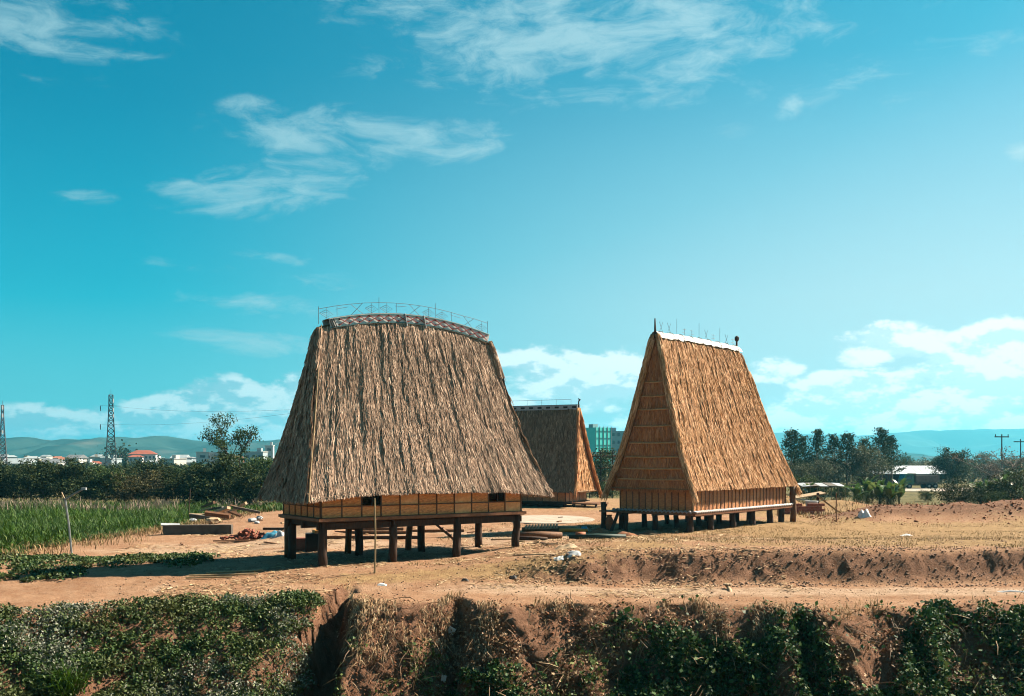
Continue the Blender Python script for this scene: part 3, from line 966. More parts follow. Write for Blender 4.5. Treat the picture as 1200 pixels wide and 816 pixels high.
# ---- the large house with the bowed ridge
def house_large():
    rng = np.random.default_rng(11)
    rz = math.atan2(0.568, 0.823)
    H = empty('communal_house', (-4.32, 42.15, 0), rz,
              'large bow-ridged thatched communal house on dark posts, nearest of the three', 'house', 'thatched communal houses')
    R = Roof(5.68, 2.45, -4.15, 3.78, 2.74, 9.36, 0.55, 0.5, 0.45, 0.30, 0.16, seed=3, belly=0.34)
    V, Fq, ro = R.core(H, M['thatch_core'])
    thatch(R, ro, [(0, 1150, M['thatch_old'], 0.40, 0.024, 0.042, 0), (3, 620, M['thatch_old'], 0.36, 0.035, 0.055, 0),
                   (1, 300, M['thatch_old'], 0.5, 0.05, 0.07, 0), (2, 110, M['thatch_old'], 0.6, 0.09, 0.07, 0)], rng, tmax=0.985)
    # straw rolled over the two upper corners and hip pole
    for sx, face in ((0.0, 0), (1.0, 0)):
        tt = np.linspace(0.80, 0.985, 5)
        pts = [Vector(R.point(0, np.array([sx]), np.array([k]))[0]) + Vector(((-0.05 if sx == 0 else 0.05), -0.04, 0.0)) for k in tt]
        roll(ro, pts, 0.13, M['thatch_core'], M['thatch_old'], rng, 'straw_bundle', 260)
    pts = [Vector(R.point(0, np.array([0.015]), np.array([k]))[0]) + Vector((-0.12, -0.13, 0)) for k in np.linspace(0.0, 1.0, 9)]
    MB().tube(pts, 0.028, 6).build('hip_pole', M['bamboo_pole'], ro)
    # ridge board with diamonds, bowed along the ridge
    xs = np.linspace(R.rx0 + 0.35, R.rx1 - 0.02, 25)
    path = [Vector((x, -0.315, float(R.zr_at(x)) - 0.19)) for x in xs]
    rb = curve_strip(path, 0.40, 0.05, M['white_board'], H, 'ridge_board')
    curve_strip([p + Vector((0, 0.63, 0)) for p in path], 0.40, 0.05, M['white_board'], H, 'ridge_board')
    curve_strip([Vector((x, 0, float(R.zr_at(x)) + 0.18)) for x in xs], 0.05, 0.60, M['wood_brown'], H, 'ridge_cap')
    for hz_ in (0.015, 0.345):
        curve_strip(path, 0.035, 0.02, M['teal_paint'], rb, 'edge_line', off=Vector((0, -0.035, hz_)))
    N = 16
    lat = MB()
    zz = lambda x: float(R.zr_at(x)) - 0.19
    span = (R.rx1 - 0.1) - (R.rx0 + 0.75)
    for k in range(N):
        xa = R.rx0 + 0.75 + span * k / N; xb = R.rx0 + 0.75 + span * (k + 1) / N
        y = -0.352
        lat.beam((xa, y, zz(xa) + 0.07), (xb, y, zz(xb) + 0.33), 0.02, 0.022)
        lat.beam((xa, y - 0.012, zz(xa) + 0.33), (xb, y - 0.012, zz(xb) + 0.07), 0.02, 0.022)
        for hh in (0.09, 0.31):
            c = Vector((xa, y - 0.006, zz(xa) + hh))
            lz = MB().add([c + Vector((-0.075, 0, 0)), c + Vector((0, -0.012, -0.045)), c + Vector((0.075, 0, 0)), c + Vector((0, -0.012, 0.045))], [(0, 1, 2, 3)])
            lz.build('black_lozenge', M['black_paint'], rb)
    lat.build('red_lattice', M['red_paint'], rb)
    for k, x in enumerate((R.rx0 + 0.42, R.rx0 + 0.50, R.rx0 + 0.58)):
        MB().beam((x - 0.1, -0.365, zz(x) + 0.36), (x + 0.06, -0.365, zz(x) + 0.03), 0.02, 0.03).build('end_stripe', M['black_paint'], rb)
    for x in (R.rx0 + 3.7, R.rx0 + 4.6):
        MB().beam((x, -0.375, zz(x) + 0.42), (x + 0.1, -0.39, zz(x) - 0.1), 0.02, 0.11).build('cloth_flap', M['plastic_white'], rb)
    # thin bar frame standing on the ridge
    fr = MB(); r = 0.009
    tx = np.linspace(R.rx0 + 0.0, R.rx1 + 0.15, 13)
    zt = lambda x: float(R.zr_at(np.clip(x, R.rx0, R.rx1))) + (0.70 if x < R.rx1 - 1 else 0.75)
    zb = lambda x: float(R.zr_at(np.clip(x, R.rx0, R.rx1))) + 0.2
    fr.tube([(x, 0, zt(x)) for x in tx], r, 4)
    for i, x in enumerate(tx):
        if i % 4 == 0:
            fr.tube([(x, 0, zb(x) - 0.1), (x, 0, zt(x) + (0.22 if 0 < i < 12 else 0.1))], r * 1.2, 4)
    for i in range(12):
        a, b = tx[i], tx[i + 1]; c = (a + b) / 2; w = (b - a)
        zm = 0.5 * (zt(c) + zb(c))
        if i % 4 in (2,):
            fr.tube([(a + 0.1 * w, 0, zb(a) + .05), (b - 0.1 * w, 0, zt(b))], r, 4); fr.tube([(a + 0.1 * w, 0, zt(a)), (b - 0.1 * w, 0, zb(b) + .05)], r, 4)
        elif i % 4 in (0, 3):
            fr.tube([(a + .05, 0, zm - (b - a) * .0), (c, 0, zm + 0.16), (b - .05, 0, zm), (c, 0, zm - 0.16), (a + .05, 0, zm)], r, 4)
            fr.tube([(c, 0, zb(c)), (c, 0, zt(c))], r * .8, 4)
            fr.tube([(a + .25 * w, 0, zm), (c, 0, zm + 0.07), (b - .25 * w, 0, zm), (c, 0, zm - 0.07), (a + .25 * w, 0, zm)], r * .8, 4)
        else:
            fr.tube([(a + .2 * w, 0, zb(a) + .1), (a + .2 * w, 0, zt(a))], r, 4)
            fr.tube([(a + .1 * w, 0, zt(a) - .12), (b - .1 * w, 0, zt(b) - .12)], r * .8, 4)
    fr.build('ridge_frame', M['wire'], H)
    # floor platform
    fz = 1.76
    x0, x1, y0, y1 = -4.98, 4.22, -2.14, 1.50
    MB().box(((x0 + x1) / 2, (y0 + y1) / 2, fz - 0.05), (x1 - x0 + 0.26, y1 - y0 + 0.26, 0.07)).build('floor', M['wood_brown'], H)
    for (a, b) in (((x0 - .16, y0 - .16), (x1 + .16, y0 - .16)), ((x1 + .16, y0 - .16), (x1 + .16, y1 + .16)), ((x1 + .16, y1 + .16), (x0 - .16, y1 + .16)), ((x0 - .16, y1 + .16), (x0 - .16, y0 - .16))):
        MB().beam((*a, fz + 0.0), (*b, fz + 0.0), 0.07, 0.11).build('edge_board', M['wood_red'], H)
    for y in (-2.0, -0.5, 1.0):
        MB().beam((x0 - .1, y, fz - 0.26), (x1 + .1, y, fz - 0.26), 0.16, 0.26).build('floor_beam', M['wood_dark'], H)
    for x in np.linspace(x0 + .1, x1 - .1, 4):
        MB().beam((x, y0 - .05, fz - 0.19), (x, y1 + .05, fz - 0.19), 0.12, 0.20).build('joist', M['wood_dark'], H)
    ca, sa = math.cos(rz), math.sin(rz)
    def g0(x, y):
        return gz1(-4.32 + x * ca - y * sa, 42.15 + x * sa + y * ca)
    for x in np.linspace(-4.85, 4.08, 4):
        for y, sq in ((-2.0, 0), (1.0, 0)):
            post(H, x, y, g0(x, y) - 0.2, fz - 0.12, 0.17, M['wood_dark'])
    for x, y in ((-1.87, 2.1), (1.1, 2.1), (-4.6, 2.1)):
        post(H, x, y, g0(x, y) - 0.2, fz - 0.05, 0.14, M['wood_brown'])
    # woven walls
    pm = [M['panel_orange'], M['panel_orange'], M['panel_orange_pale']]
    wall_run(H, (x0, y0, 0), (x1, y0, 0), fz + 0.06, fz + 0.92, 11, pm, M['wood_brown'], 2, skip={(2, 1), (9, 1)}, rail_mat=M['wood_brown'])
    wall_run(H, (x0, y1, 0), (x0, y0, 0), fz + 0.06, fz + 0.92, 6, pm, M['wood_brown'], 2)
    wall_run(H, (x1, y0, 0), (x1, y1, 0), fz + 0.06, fz + 0.92, 5, pm, M['wood_brown'], 2)
    wall_run(H, (x1, y1, 0), (x0, y1, 0), fz + 0.06, fz + 0.92, 8, pm, M['wood_brown'], 1)
    # frames of the two small openings
    L = x1 - x0
    for k in (2, 9):
        a = x0 + L * k / 11; b = x0 + L * (k + 1) / 11
        MB().beam(((a + b) / 2, y0 - 0.06, fz + 0.5), ((a + b) / 2, y0 - 0.06, fz + 0.92), 0.035, 0.05).build('window_bar', M['wood_dark'], H)
    return H


# ---- the gabled house on the right
def gable_battens(R, parent, face, zs, mat, r=0.03, out=0.05, name='gable_batten'):
    for z in zs:
        t = (z - R.ze) / (R.zr - R.ze)
        a = Vector(R.point(face, np.array([0.04]), np.array([t]))[0]); b = Vector(R.point(face, np.array([0.96]), np.array([t]))[0])
        n = Vector(R.frame(face, np.array([0.5]), np.array([t]))[3][0])
        m = a.lerp(b, 0.5) + Vector((0, 0, -0.03))
        MB().tube([a + n * out, m + n * out, b + n * out], r, 5).build(name, mat, parent)


def house_right():
    rng = np.random.default_rng(23)
    rz = math.atan2(0.77, 0.64)
    H = empty('communal_house', (11.9, 60.92, 0), rz,
              'golden thatched house with steep gable and white ridge cap, on the right', 'house', 'thatched communal houses')
    R = Roof(6.55, 2.78, -5.85, 3.95, 2.36, 11.15, 0.06, 0.12, 0.42, 0.0, 0.14, seed=9)
    V, Fq, ro = R.core(H, M['thatch_core_new'], inset=(0, 0.25, 0, 0.22))
    thatch(R, ro, [(0, 800, M['thatch_new'], 0.40, 0.028, 0.042, 0), (2, 70, M['thatch_new'], 0.7, 0.10, 0.07, 0)], rng, tmax=0.965)
    # the gables are set back behind the edge rolls and laid in eight courses
    Rg = Roof(6.33, 2.62, -5.66, 3.75, 2.28, 10.85, 0.0, 0.12, 0.42, 0.0, 0.05, seed=4)
    thatch(Rg, ro, [(3, 620, M['thatch_gable'], 0.55, 0.035, 0.05, 9), (1, 150, M['thatch_gable'], 0.6, 0.07, 0.05, 9)], rng, 'gable_thatch')
    zs = [2.9, 3.5, 4.15, 4.95, 5.9, 6.85, 7.6, 8.4]
    gable_battens(Rg, ro, 3, zs, M['batten'], 0.05, 0.17)
    for face, u in ((0, 0.0), (3, 0.0), (0, 1.0), (2, 0.0)):
        ts = np.linspace(-0.0, 1.0, 13)
        pts = []
        for k in ts:
            p = Vector(R.point(face, np.array([u]), np.array([k]))[0])
            p += Vector((-0.08 if p.x < 0 else 0.10, 0, -0.05))
            pts.append(p)
        pts.insert(0, pts[0] + (pts[0] - pts[1]).normalized() * 0.3)
        if face == 0 and u == 1.0 or face == 2:
            pts = pts[:-2]
        roll(ro, pts, 0.15, M['thatch_core_new'], M['thatch_new'], rng, 'thatch_roll', 110)
    # crumpled white cap over the ridge
    n = 40
    xs = np.linspace(R.rx0 - 0.1, R.rx1 + 0.1, n)
    V = []
    for i, x in enumerate(xs):
        for j, (yy, zz) in enumerate(((-0.36, -0.24), (-0.30, -0.09), (-0.16, 0.07), (0.0, 0.12), (0.16, 0.07), (0.30, -0.09), (0.36, -0.24))):
            w = 0.05 * (rng.random() - 0.5)
            V.append((x, yy + w, float(R.zr_at(x)) + zz + 0.07 * (rng.random() - 0.5) + (0.06 * (rng.random() - 0.5) if j in (0, 6) else 0)))
    i = np.arange(n * 7).reshape(n, 7)
    Fq = np.stack([i[:-1, :-1], i[:-1, 1:], i[1:, 1:], i[1:, :-1]], -1).reshape(-1, 4)[:, ::-1]
    cap = np_mesh('ridge_cap', V, Fq, M['plastic_white'], H)
    for x in np.linspace(R.rx0 + 0.4, R.rx1 - 0.4, 9):
        zr_ = float(R.zr_at(x))
        MB().tube([(x - .05, -0.40, zr_ - 0.36), (x, -0.34, zr_ - 0.12), (x, -0.17, zr_ + 0.11), (x, 0, zr_ + 0.18), (x, 0.17, zr_ + 0.11)], 0.018, 5).build('tie', M['bamboo_pole'], cap)
    MB().tube([(R.rx0 - 0.05, 0, 10.9), (R.rx0 - 0.1, 0, 11.45), (R.rx0 - 0.12, 0, 12.0)], [0.09, 0.06, 0.035], 7).build('finial', M['wood_dark'], H)
    f = MB().tube([(R.rx1, 0, 11.1), (R.rx1 + 0.02, 0, 11.6)], [0.07, 0.055], 7)
    f.tube([(R.rx1 + 0.02, 0, 11.58), (R.rx1 + 0.02, 0, 11.68), (R.rx1 + 0.04, 0, 11.85), (R.rx1 + 0.02, 0, 11.95)], [0.06, 0.14, 0.15, 0.05], 8)
    f.build('finial', M['wood_dark'], H)
    r = 0.010
    for k, x in enumerate(np.linspace(R.rx0 + 0.55, R.rx1 - 0.5, 11)):
        fr = MB()
        zb = float(R.zr_at(x)) + 0.1
        if k in (2, 5, 8):
            fr.tube([(x, 0, zb), (x, 0, zb + 0.95)], r * 1.1, 4)
        elif k in (0, 1, 6, 9):
            fr.tube([(x - .2, 0, zb), (x + .2, 0, zb + 0.62)], r, 4); fr.tube([(x + .2, 0, zb), (x - .2, 0, zb + 0.62)], r, 4)
        else:
            fr.tube([(x, 0, zb), (x, 0, zb + 0.45)], r, 4); fr.tube([(x - .2, 0, zb + .4), (x + .2, 0, zb + .4)], r, 4); fr.tube([(x - .2, 0, zb + .2), (x + .2, 0, zb + .2)], r, 4)
        fr.build('ridge_rod', M['wire'], H)
    # platform
    fz = 1.16
    x0, x1, y0, y1 = -6.0, 5.9, -2.42, 2.3
    MB().box(((x0 + x1) / 2, (y0 + y1) / 2, fz - 0.04), (x1 - x0 + 0.6, y1 - y0 + 0.6, 0.06)).build('floor', M['wood_brown'], H)
    for y in (-2.3, 0.0, 2.2):
        MB().beam((x0 - .2, y, fz - 0.2), (x1 + .2, y, fz - 0.2), 0.16, 0.24).build('floor_beam', M['wood_brown'], H)
    for (a, b) in (((x0 - .32, y0 - .32), (x1 + .32, y0 - .32)), ((x0 - .32, y1 + .32), (x0 - .32, y0 - .32)), ((x1 + .32, y0 - .32), (x1 + .32, y1 + .32))):
        MB().beam((*a, fz - 0.14), (*b, fz - 0.14), 0.06, 0.16).build('edge_board', M['wood_red'], H)
        # wavy sheet edge along the platform
        a = Vector((*a, fz)); b = Vector((*b, fz)); d = (b - a); L = d.length; d.normalize(); nn = Vector((d.y, -d.x, 0))
        m = int(L / 0.06); V = []
        for i in range(m + 1):
            q = a + d * (L * i / m); wv = 0.05 * math.sin(i * 0.06 / 0.26 * 2 * math.pi)
            V += [q + nn * 0.08 + Vector((0, 0, wv - 0.0)), q - nn * 0.06 + Vector((0, 0, wv + 0.02)), q + nn * 0.08 + Vector((0, 0, wv - 0.065)), q - nn * 0.06 + Vector((0, 0, wv - 0.045))]
        Fq = []
        for i in range(m):
            k = i * 4
            Fq += [(k, k + 4, k + 5, k + 1), (k + 2, k + 6, k + 4, k), (k + 3, k + 7, k + 6, k + 2)]
        np_mesh('corrugated_edge', [tuple(v) for v in V], Fq, M['corrugated'], H)
    ca, sa = math.cos(rz), math.sin(rz)
    def g0(x, y):
        return gz1(11.9 + x * ca - y * sa, 60.92 + x * sa + y * ca)
    for y in (-2.25, 0.0, 2.2):
        for x in (-6.0, -3.6, -1.0, 1.6, 4.0, 5.7):
            post(H, x, y, g0(x, y) - 0.25, fz - 0.08, 0.19 if y < 0 else 0.16, M['wood_dark'])
    pm = [M['panel_brown'], M['panel_brown'], M['panel_brown_deep']]
    wall_run(H, (x0, y1, 0), (x0, y0, 0), fz, fz + 1.28, 11, pm, M['wood_brown'], 1, bw=0.06)
    wall_run(H, (x0, y0, 0), (x1, y0, 0), fz, fz + 1.28, 26, pm, M['wood_brown'], 1, bw=0.06)
    wall_run(H, (x1, y0, 0), (x1, y1, 0), fz, fz + 1.28, 9, pm, M['wood_brown'], 1)
    wall_run(H, (x1, y1, 0), (x0, y1, 0), fz, fz + 1.28, 8, pm, M['wood_brown'], 1)
    MB().tube([(x0 - .05, y0 - .05, fz - .05), (x0 - .05, y0 - .05, fz + 1.4)], 0.06, 6).build('corner_pole', M['bamboo_pole'], H)
    # tall corner post at the far end and the entrance landing by the gable
    post(H, 6.45, -2.7, g0(6.45, -2.7) - .2, 2.4, 0.2, M['wood_brown'])
    MB().box((-6.75, 2.0, fz - 0.10), (1.0, 1.9, 0.07)).build('landing', M['wood_brown'], H)
    post(H, -7.1, 2.75, g0(-7.1, 2.75) - .2, fz + 0.42, 0.16, M['wood_dark'])
    post(H, -7.1, 1.2, g0(-7.1, 1.2) - .2, fz - 0.14, 0.13, M['wood_dark'])
    lad = MB()
    lad.beam((-8.0, 1.6, g0(-8, 1.6)), (-7.3, 1.6, fz - 0.15), 0.14, 0.12)
    lad.build('step_beam', M['wood_dark'], H)
    return H


# ---- the grey house between them, farther back
def house_back():
    rng = np.random.default_rng(31)
    cx, cy = 1.3, 86.6
    rz = math.atan2(-0.44, 0.9)
    gnd = -0.2
    H = empty('communal_house', (cx, cy, gnd), rz,
              'smaller grey thatched house with sunlit orange gable, standing behind between the other two', 'house', 'thatched communal houses')
    R = Roof(5.6, 2.75, -4.6, 4.75, 1.50, 8.55, 0.0, 0.15, 0.40, 0.0, 0.12, seed=6)
    V, Fq, ro = R.core(H, M['thatch_core'], inset=(0, 0.22, 0, 0.22))
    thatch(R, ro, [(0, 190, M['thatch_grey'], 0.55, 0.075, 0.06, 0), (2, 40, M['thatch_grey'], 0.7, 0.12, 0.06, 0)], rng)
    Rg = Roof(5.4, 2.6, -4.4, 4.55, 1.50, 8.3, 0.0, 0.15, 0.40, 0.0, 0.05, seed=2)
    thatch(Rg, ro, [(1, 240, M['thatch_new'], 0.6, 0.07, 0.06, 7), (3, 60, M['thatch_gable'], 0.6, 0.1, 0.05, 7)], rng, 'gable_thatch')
    for face, u in ((0, 1.0), (2, 0.0), (0, 0.0), (2, 1.0)):
        pts = []
        for k in np.linspace(0, 1, 10):
            p = Vector(R.point(face, np.array([u]), np.array([k]))[0])
            p += Vector((-0.08 if p.x < 0 else 0.08, 0, -0.03))
            pts.append(p)
        pts.insert(0, pts[0] + (pts[0] - pts[1]).normalized() * 0.35)
        roll(ro, pts, 0.15, M['thatch_core_new'], M['thatch_gable'], rng, 'thatch_roll', 45)
    path = [Vector((x, -0.24, 8.42)) for x in np.linspace(R.rx0 - 0.05, R.rx1 + 0.1, 14)]
    rb = curve_strip(path, 0.40, 0.06, M['tarp_grey'], H, 'ridge_board')
    curve_strip([p + Vector((0, 0.48, 0)) for p in path], 0.40, 0.06, M['tarp_grey'], H, 'ridge_board')
    bl = MB()
    for x in np.linspace(R.rx0 + 0.3, R.rx1 - 0.2, 12):
        bl.box((x, -0.285, 8.62), (0.38, 0.03, 0.15))
    bl.build('black_blocks', M['black_paint'], rb)
    curve_strip([Vector((p.x, 0, 8.80)) for p in path], 0.05, 0.5, M['teal_paint'], H, 'ridge_cap')
    MB().tube([(R.rx1 + .1, 0, 8.6), (R.rx1 + .1, 0, 9.1), (R.rx1 + .2, 0, 9.25), (R.rx1 + .06, 0, 9.36)], [0.07, 0.05, 0.1, 0.03], 6).build('finial', M['black_paint'], H)
    fr = MB()
    for x in np.linspace(R.rx0 + 0.5, R.rx1 - 0.6, 7):
        fr.tube([(x, 0, 8.8), (x, 0, 9.35)], 0.012, 4)
    fr.tube([(R.rx0 + .5, 0, 9.3), (R.rx1 - .6, 0, 9.3)], 0.012, 4)
    fr.build('ridge_frame', M['wire'], H)
    fz = 0.62
    x0, x1, y0, y1 = -5.0, 4.6, -2.3, 2.3
    MB().box(((x0 + x1) / 2, 0, fz), (x1 - x0 + 0.5, y1 - y0 + 0.5, 0.10)).build('floor', M['wood_dark'], H)
    for y in (-2.1, 0, 2.1):
        MB().beam((x0, y, fz - 0.15), (x1, y, fz - 0.15), 0.15, 0.2).build('floor_beam', M['wood_dark'], H)
        for x in np.linspace(x0 + .2, x1 - .2, 5):
            post(H, x, y, -0.3, fz - 0.06, 0.15, M['wood_dark'])
    pm = [M['panel_brown_deep'], M['panel_brown']]
    for a, b, n in (((x0, y0, 0), (x1, y0, 0), 14), ((x1, y0, 0), (x1, y1, 0), 6), ((x1, y1, 0), (x0, y1, 0), 6), ((x0, y1, 0), (x0, y0, 0), 4)):
        wall_run(H, a, b, fz + 0.05, fz + 1.15, n, pm, M['wood_brown'], 1)
    # entrance landing in front of the gable on short legs
    MB().box((x1 + 1.45, -0.4, fz - 0.12), (2.3, 2.6, 0.12)).build('landing', M['wood_brown'], H)
    for x in (x1 + 0.5, x1 + 2.45):
        for y in (-1.6, 0.8):
            post(H, x, y, -0.3, fz - 0.18, 0.10, M['wood_dark'])
    return H


house_large()
house_right()
house_back()

# ------------------------------------------------------------------ vegetation


def unit(v):
    return v / np.maximum(np.linalg.norm(v, axis=-1, keepdims=True), 1e-9)


def leaf_quads(C, L, W, rng, axis=None, up=0.0):
    """pointed leaves (one quad each) round centres C"""
    n = len(C)
    a = unit(rng.normal(size=(n, 3))) if axis is None else unit(axis + 0.5 * rng.normal(size=(n, 3)))
    nrm = rng.normal(size=(n, 3)); nrm[:, 2] = np.abs(nrm[:, 2]) + up
    b = unit(np.cross(a, nrm))
    k = (0.65 + 0.7 * rng.random((n, 1)))
    l = a * L * 0.5 * k; w = b * W * 0.5 * k
    V = np.stack([C - l, C + w - l * 0.1, C + l, C - w - l * 0.1], 1).reshape(-1, 3)
    i = np.arange(n)[:, None] * 4
    return V, i + np.array([[0, 1, 2, 3]])


def mesh_only(name, V, Fq, mat, smooth=False):
    o = np_mesh(name, V, Fq, mat, smooth=smooth)
    me = o.data
    bpy.data.objects.remove(o)
    return me


def mb_mesh(b, name, mat):
    o = b.build(name, mat, smooth=True)
    me = o.data
    bpy.data.objects.remove(o)
    return me


def limb(b, p0, p1, r0, r1, rng, bend=0.12, n=4, sides=5):
    p0 = Vector(p0); p1 = Vector(p1); L = (p1 - p0).length
    pts = []; rs = []
    off = Vector(rng.normal(size=3) * bend * L)
    for k in range(n + 1):
        t = k / n
        pts.append(p0.lerp(p1, t) + off * (t * (1 - t) * 2))
        rs.append(r0 + (r1 - r0) * t)
    b.tube(pts, rs, sides, cap=False)
    return pts


def proto_round(seed, h, cw, base, nleaf, leaf, mat, bark='bark', trunk_r=0.12, ncl=46, gap=0.12, squash=1.0):
    rng = np.random.default_rng(seed)
    b = MB()
    zc = h * (base + 1) / 2; rz = h * (1 - base) / 2
    limb(b, (0, 0, -0.3), (0, 0, h * (base + 0.25)), trunk_r, trunk_r * 0.6, rng, 0.05, 4, 7)
    cl = unit(rng.normal(size=(ncl, 3))) * (0.45 + 0.55 * rng.random((ncl, 1)) ** 0.6)
    cl *= 1 + 0.25 * rng.normal(size=(ncl, 1))
    cl[:, 2] = np.clip(cl[:, 2], -0.95, 1.15)
    cl = cl * np.array([cw / 2, cw / 2, rz * squash]) + np.array([0, 0, zc])
    for k in range(0, ncl, 3):
        limb(b, (0, 0, h * (base + 0.05 + 0.2 * rng.random())), cl[k], trunk_r * 0.4, 0.015, rng, 0.1)
    per = nleaf // ncl
    sg = cw * gap * (0.6 + 0.8 * rng.random(ncl))
    C = np.repeat(cl, per, 0) + rng.normal(size=(ncl * per, 3)) * np.repeat(sg, per)[:, None] * np.array([1, 1, 0.75])
    C[:, 2] = np.maximum(C[:, 2], h * base * 0.6 + 0.05)
    V, Fq = leaf_quads(C, leaf, leaf * 0.55, rng, up=0.6)
    return [('trunk', mb_mesh(b, 'trunk', M[bark])), ('crown', mesh_only('crown', V, Fq, M[mat]))]


def proto_open(seed, h, cw, mat, leaf=0.3, nleaf=1500, bark='bark', lev=3, first=0.40, spread=0.55, tuft=0.30):
    """tall open tree: forking limbs with leaf tufts only at the ends"""
    rng = np.random.default_rng(seed)
    b = MB(); tips = []
    def grow(p, d, L, r, lev):
        q = Vector(p) + Vector(d) * L
        limb(b, p, q, r, r * 0.62, rng, 0.07, 3, 5)
        if lev == 0:
            tips.append(q)
            return
        for k in range(3 if lev > 1 else 3):
            dd = Vector(d) + Vector(rng.normal(size=3) * np.array([spread, spread, 0.25])) + Vector((0, 0, 0.10))
            dd.normalize()
            grow(q, dd, L * (0.58 + 0.28 * rng.random()), r * 0.62, lev - 1)
            if rng.random() < 0.4:
                tips.append(Vector(p).lerp(q, 0.4 + 0.6 * rng.random()))
    grow((0, 0, -0.3), (0.03, 0, 1), h * first, h * 0.017, 0 if h < 1 else lev)
    tp = np.array([tuple(t) for t in tips])
    s = h / tp[:, 2].max(); 
    per = max(4, nleaf // len(tp))
    C = np.repeat(tp, per, 0) + rng.normal(size=(len(tp) * per, 3)) * np.array([tuft, tuft, tuft * 0.55]) * h / 10
    V, Fq = leaf_quads(C, leaf, leaf * 0.5, rng, up=0.5)
    b.v = [(x * s * cw, y * s * cw, z * s) for x, y, z in b.v]
    V = V * np.array([s * cw, s * cw, s])
    return [('trunk', mb_mesh(b, 'trunk', M[bark])), ('crown', mesh_only('crown', V, Fq, M[mat]))]


def proto_pine(seed, h, cw, mat='leaf_pine'):
    rng = np.random.default_rng(seed)
    b = MB()
    limb(b, (0, 0, -0.3), (0.1 * rng.normal(), 0.1 * rng.normal(), h * 0.97), h * 0.014, 0.03, rng, 0.02, 6, 6)
    Cs = []; Ax = []
    nb = 46
    for k in range(nb):
        t = 0.30 + 0.68 * (k + rng.random()) / nb
        L = cw / 2 * (1.05 - t) ** 0.75 * 1.35 * (0.55 + 0.6 * rng.random())
        an = rng.random() * 6.283
        d = np.array([math.cos(an), math.sin(an), 0.28 + 0.3 * rng.random()])
        p0 = np.array([0, 0, h * t]); p1 = p0 + d * L
        limb(b, p0, p1, 0.035, 0.01, rng, 0.08, 2, 4)
        m = 42
        tt = 0.35 + 0.7 * rng.random((m, 1))
        Cs.append(p0 + (p1 - p0) * tt + rng.normal(size=(m, 3)) * np.array([0.24, 0.24, 0.17]) * h / 9)
        Ax.append(np.repeat(d[None] + np.array([[0, 0, 0.5]]), m, 0))
    C = np.concatenate(Cs); A = np.concatenate(Ax)
    V, Fq = leaf_quads(C, 0.42, 0.13, rng, axis=A)
    return [('trunk', mb_mesh(b, 'trunk', M['bark_pale'])), ('crown', mesh_only('crown', V, Fq, M[mat]))]


def proto_banana(seed, h, nl=13):
    rng = np.random.default_rng(seed)
    b = MB()
    limb(b, (0, 0, -0.2), (0, 0, h * 0.36), 0.12, 0.07, rng, 0.03, 3, 7)
    V = []; Fq = []
    for k in range(nl):
        an = k * 2.4 + rng.random(); L = h * (0.55 + 0.25 * rng.random()); w = 0.26 + 0.1 * rng.random()
        el = 0.7 + 0.75 * rng.random()
        p = np.array([0, 0, h * (0.2 + 0.15 * rng.random())]); n = 7
        side = np.array([-math.sin(an), math.cos(an), 0])
        base = len(V)
        for i in range(n):
            t = i / (n - 1)
            e = el - 1.5 * t * t * (0.6 + 0.6 * rng.random())
            ww = w * math.sin(math.pi * min(1, 0.12 + 0.88 * t) ** 0.8) + 0.02
            V += [p - side * ww + np.array([0, 0, 0.05]), p, p + side * ww + np.array([0, 0, 0.05])]
            p = p + np.array([math.cos(an) * math.cos(e), math.sin(an) * math.cos(e), math.sin(e)]) * L / n
        for i in range(n - 1):
            q = base + i * 3
            Fq += [(q, q + 1, q + 4, q + 3), (q + 1, q + 2, q + 5, q + 4)]
    return [('stem', mb_mesh(b, 'stem', M['leaf_dusty'])), ('leaves', mesh_only('leaves', V, Fq, M['leaf_banana']))]


def plant(name, proto, loc, scale, rz, label, cat, group=None, tilt=0.0):
    o = empty(name, loc, rz, label, cat, group)
    o.rotation_euler = (tilt, 0, rz)
    o.scale = (scale[0], scale[0], scale[1]) if isinstance(scale, tuple) else (scale,) * 3
    for pn, me in proto:
        c = bpy.data.objects.new(pn, me)
        link(c, o)
    return o


def place(px, depth, dz=0.0):
    x = (px - 600) / F * depth
    return (x, depth, gz1(x, depth) + dz)


rnd = random.Random(5)
ORCH = [proto_round(100 + i, 4.3, 5.0, 0.06, 5600, 0.24, 'leaf_dark', trunk_r=0.11, ncl=34, gap=0.075) for i in range(4)]
OLIV = [proto_round(120 + i, 3.6, 4.6, 0.04, 4600, 0.22, 'leaf_olive', trunk_r=0.08, ncl=34, gap=0.08) for i in range(2)]
MIDT = [proto_round(140 + i, 5.0, 4.6, 0.16, 5000, 0.25, 'leaf_mid', trunk_r=0.13, ncl=32, gap=0.075) for i in range(3)]
DUST = [proto_round(160 + i, 7.5, 6.0, 0.18, 7000, 0.27, 'leaf_dusty', trunk_r=0.2, ncl=50, gap=0.11) for i in range(2)]
PINE = [proto_pine(180 + i, 10.0, 5.2) for i in range(3)]
BANA = [proto_banana(200 + i, 2.6 + 0.3 * i) for i in range(3)]
BUSH = [proto_round(220 + i, 2.2, 3.0, 0.0, 5200, 0.13, ['leaf_dark', 'leaf_mid'][i % 2], trunk_r=0.05, ncl=60, gap=0.09) for i in range(3)]

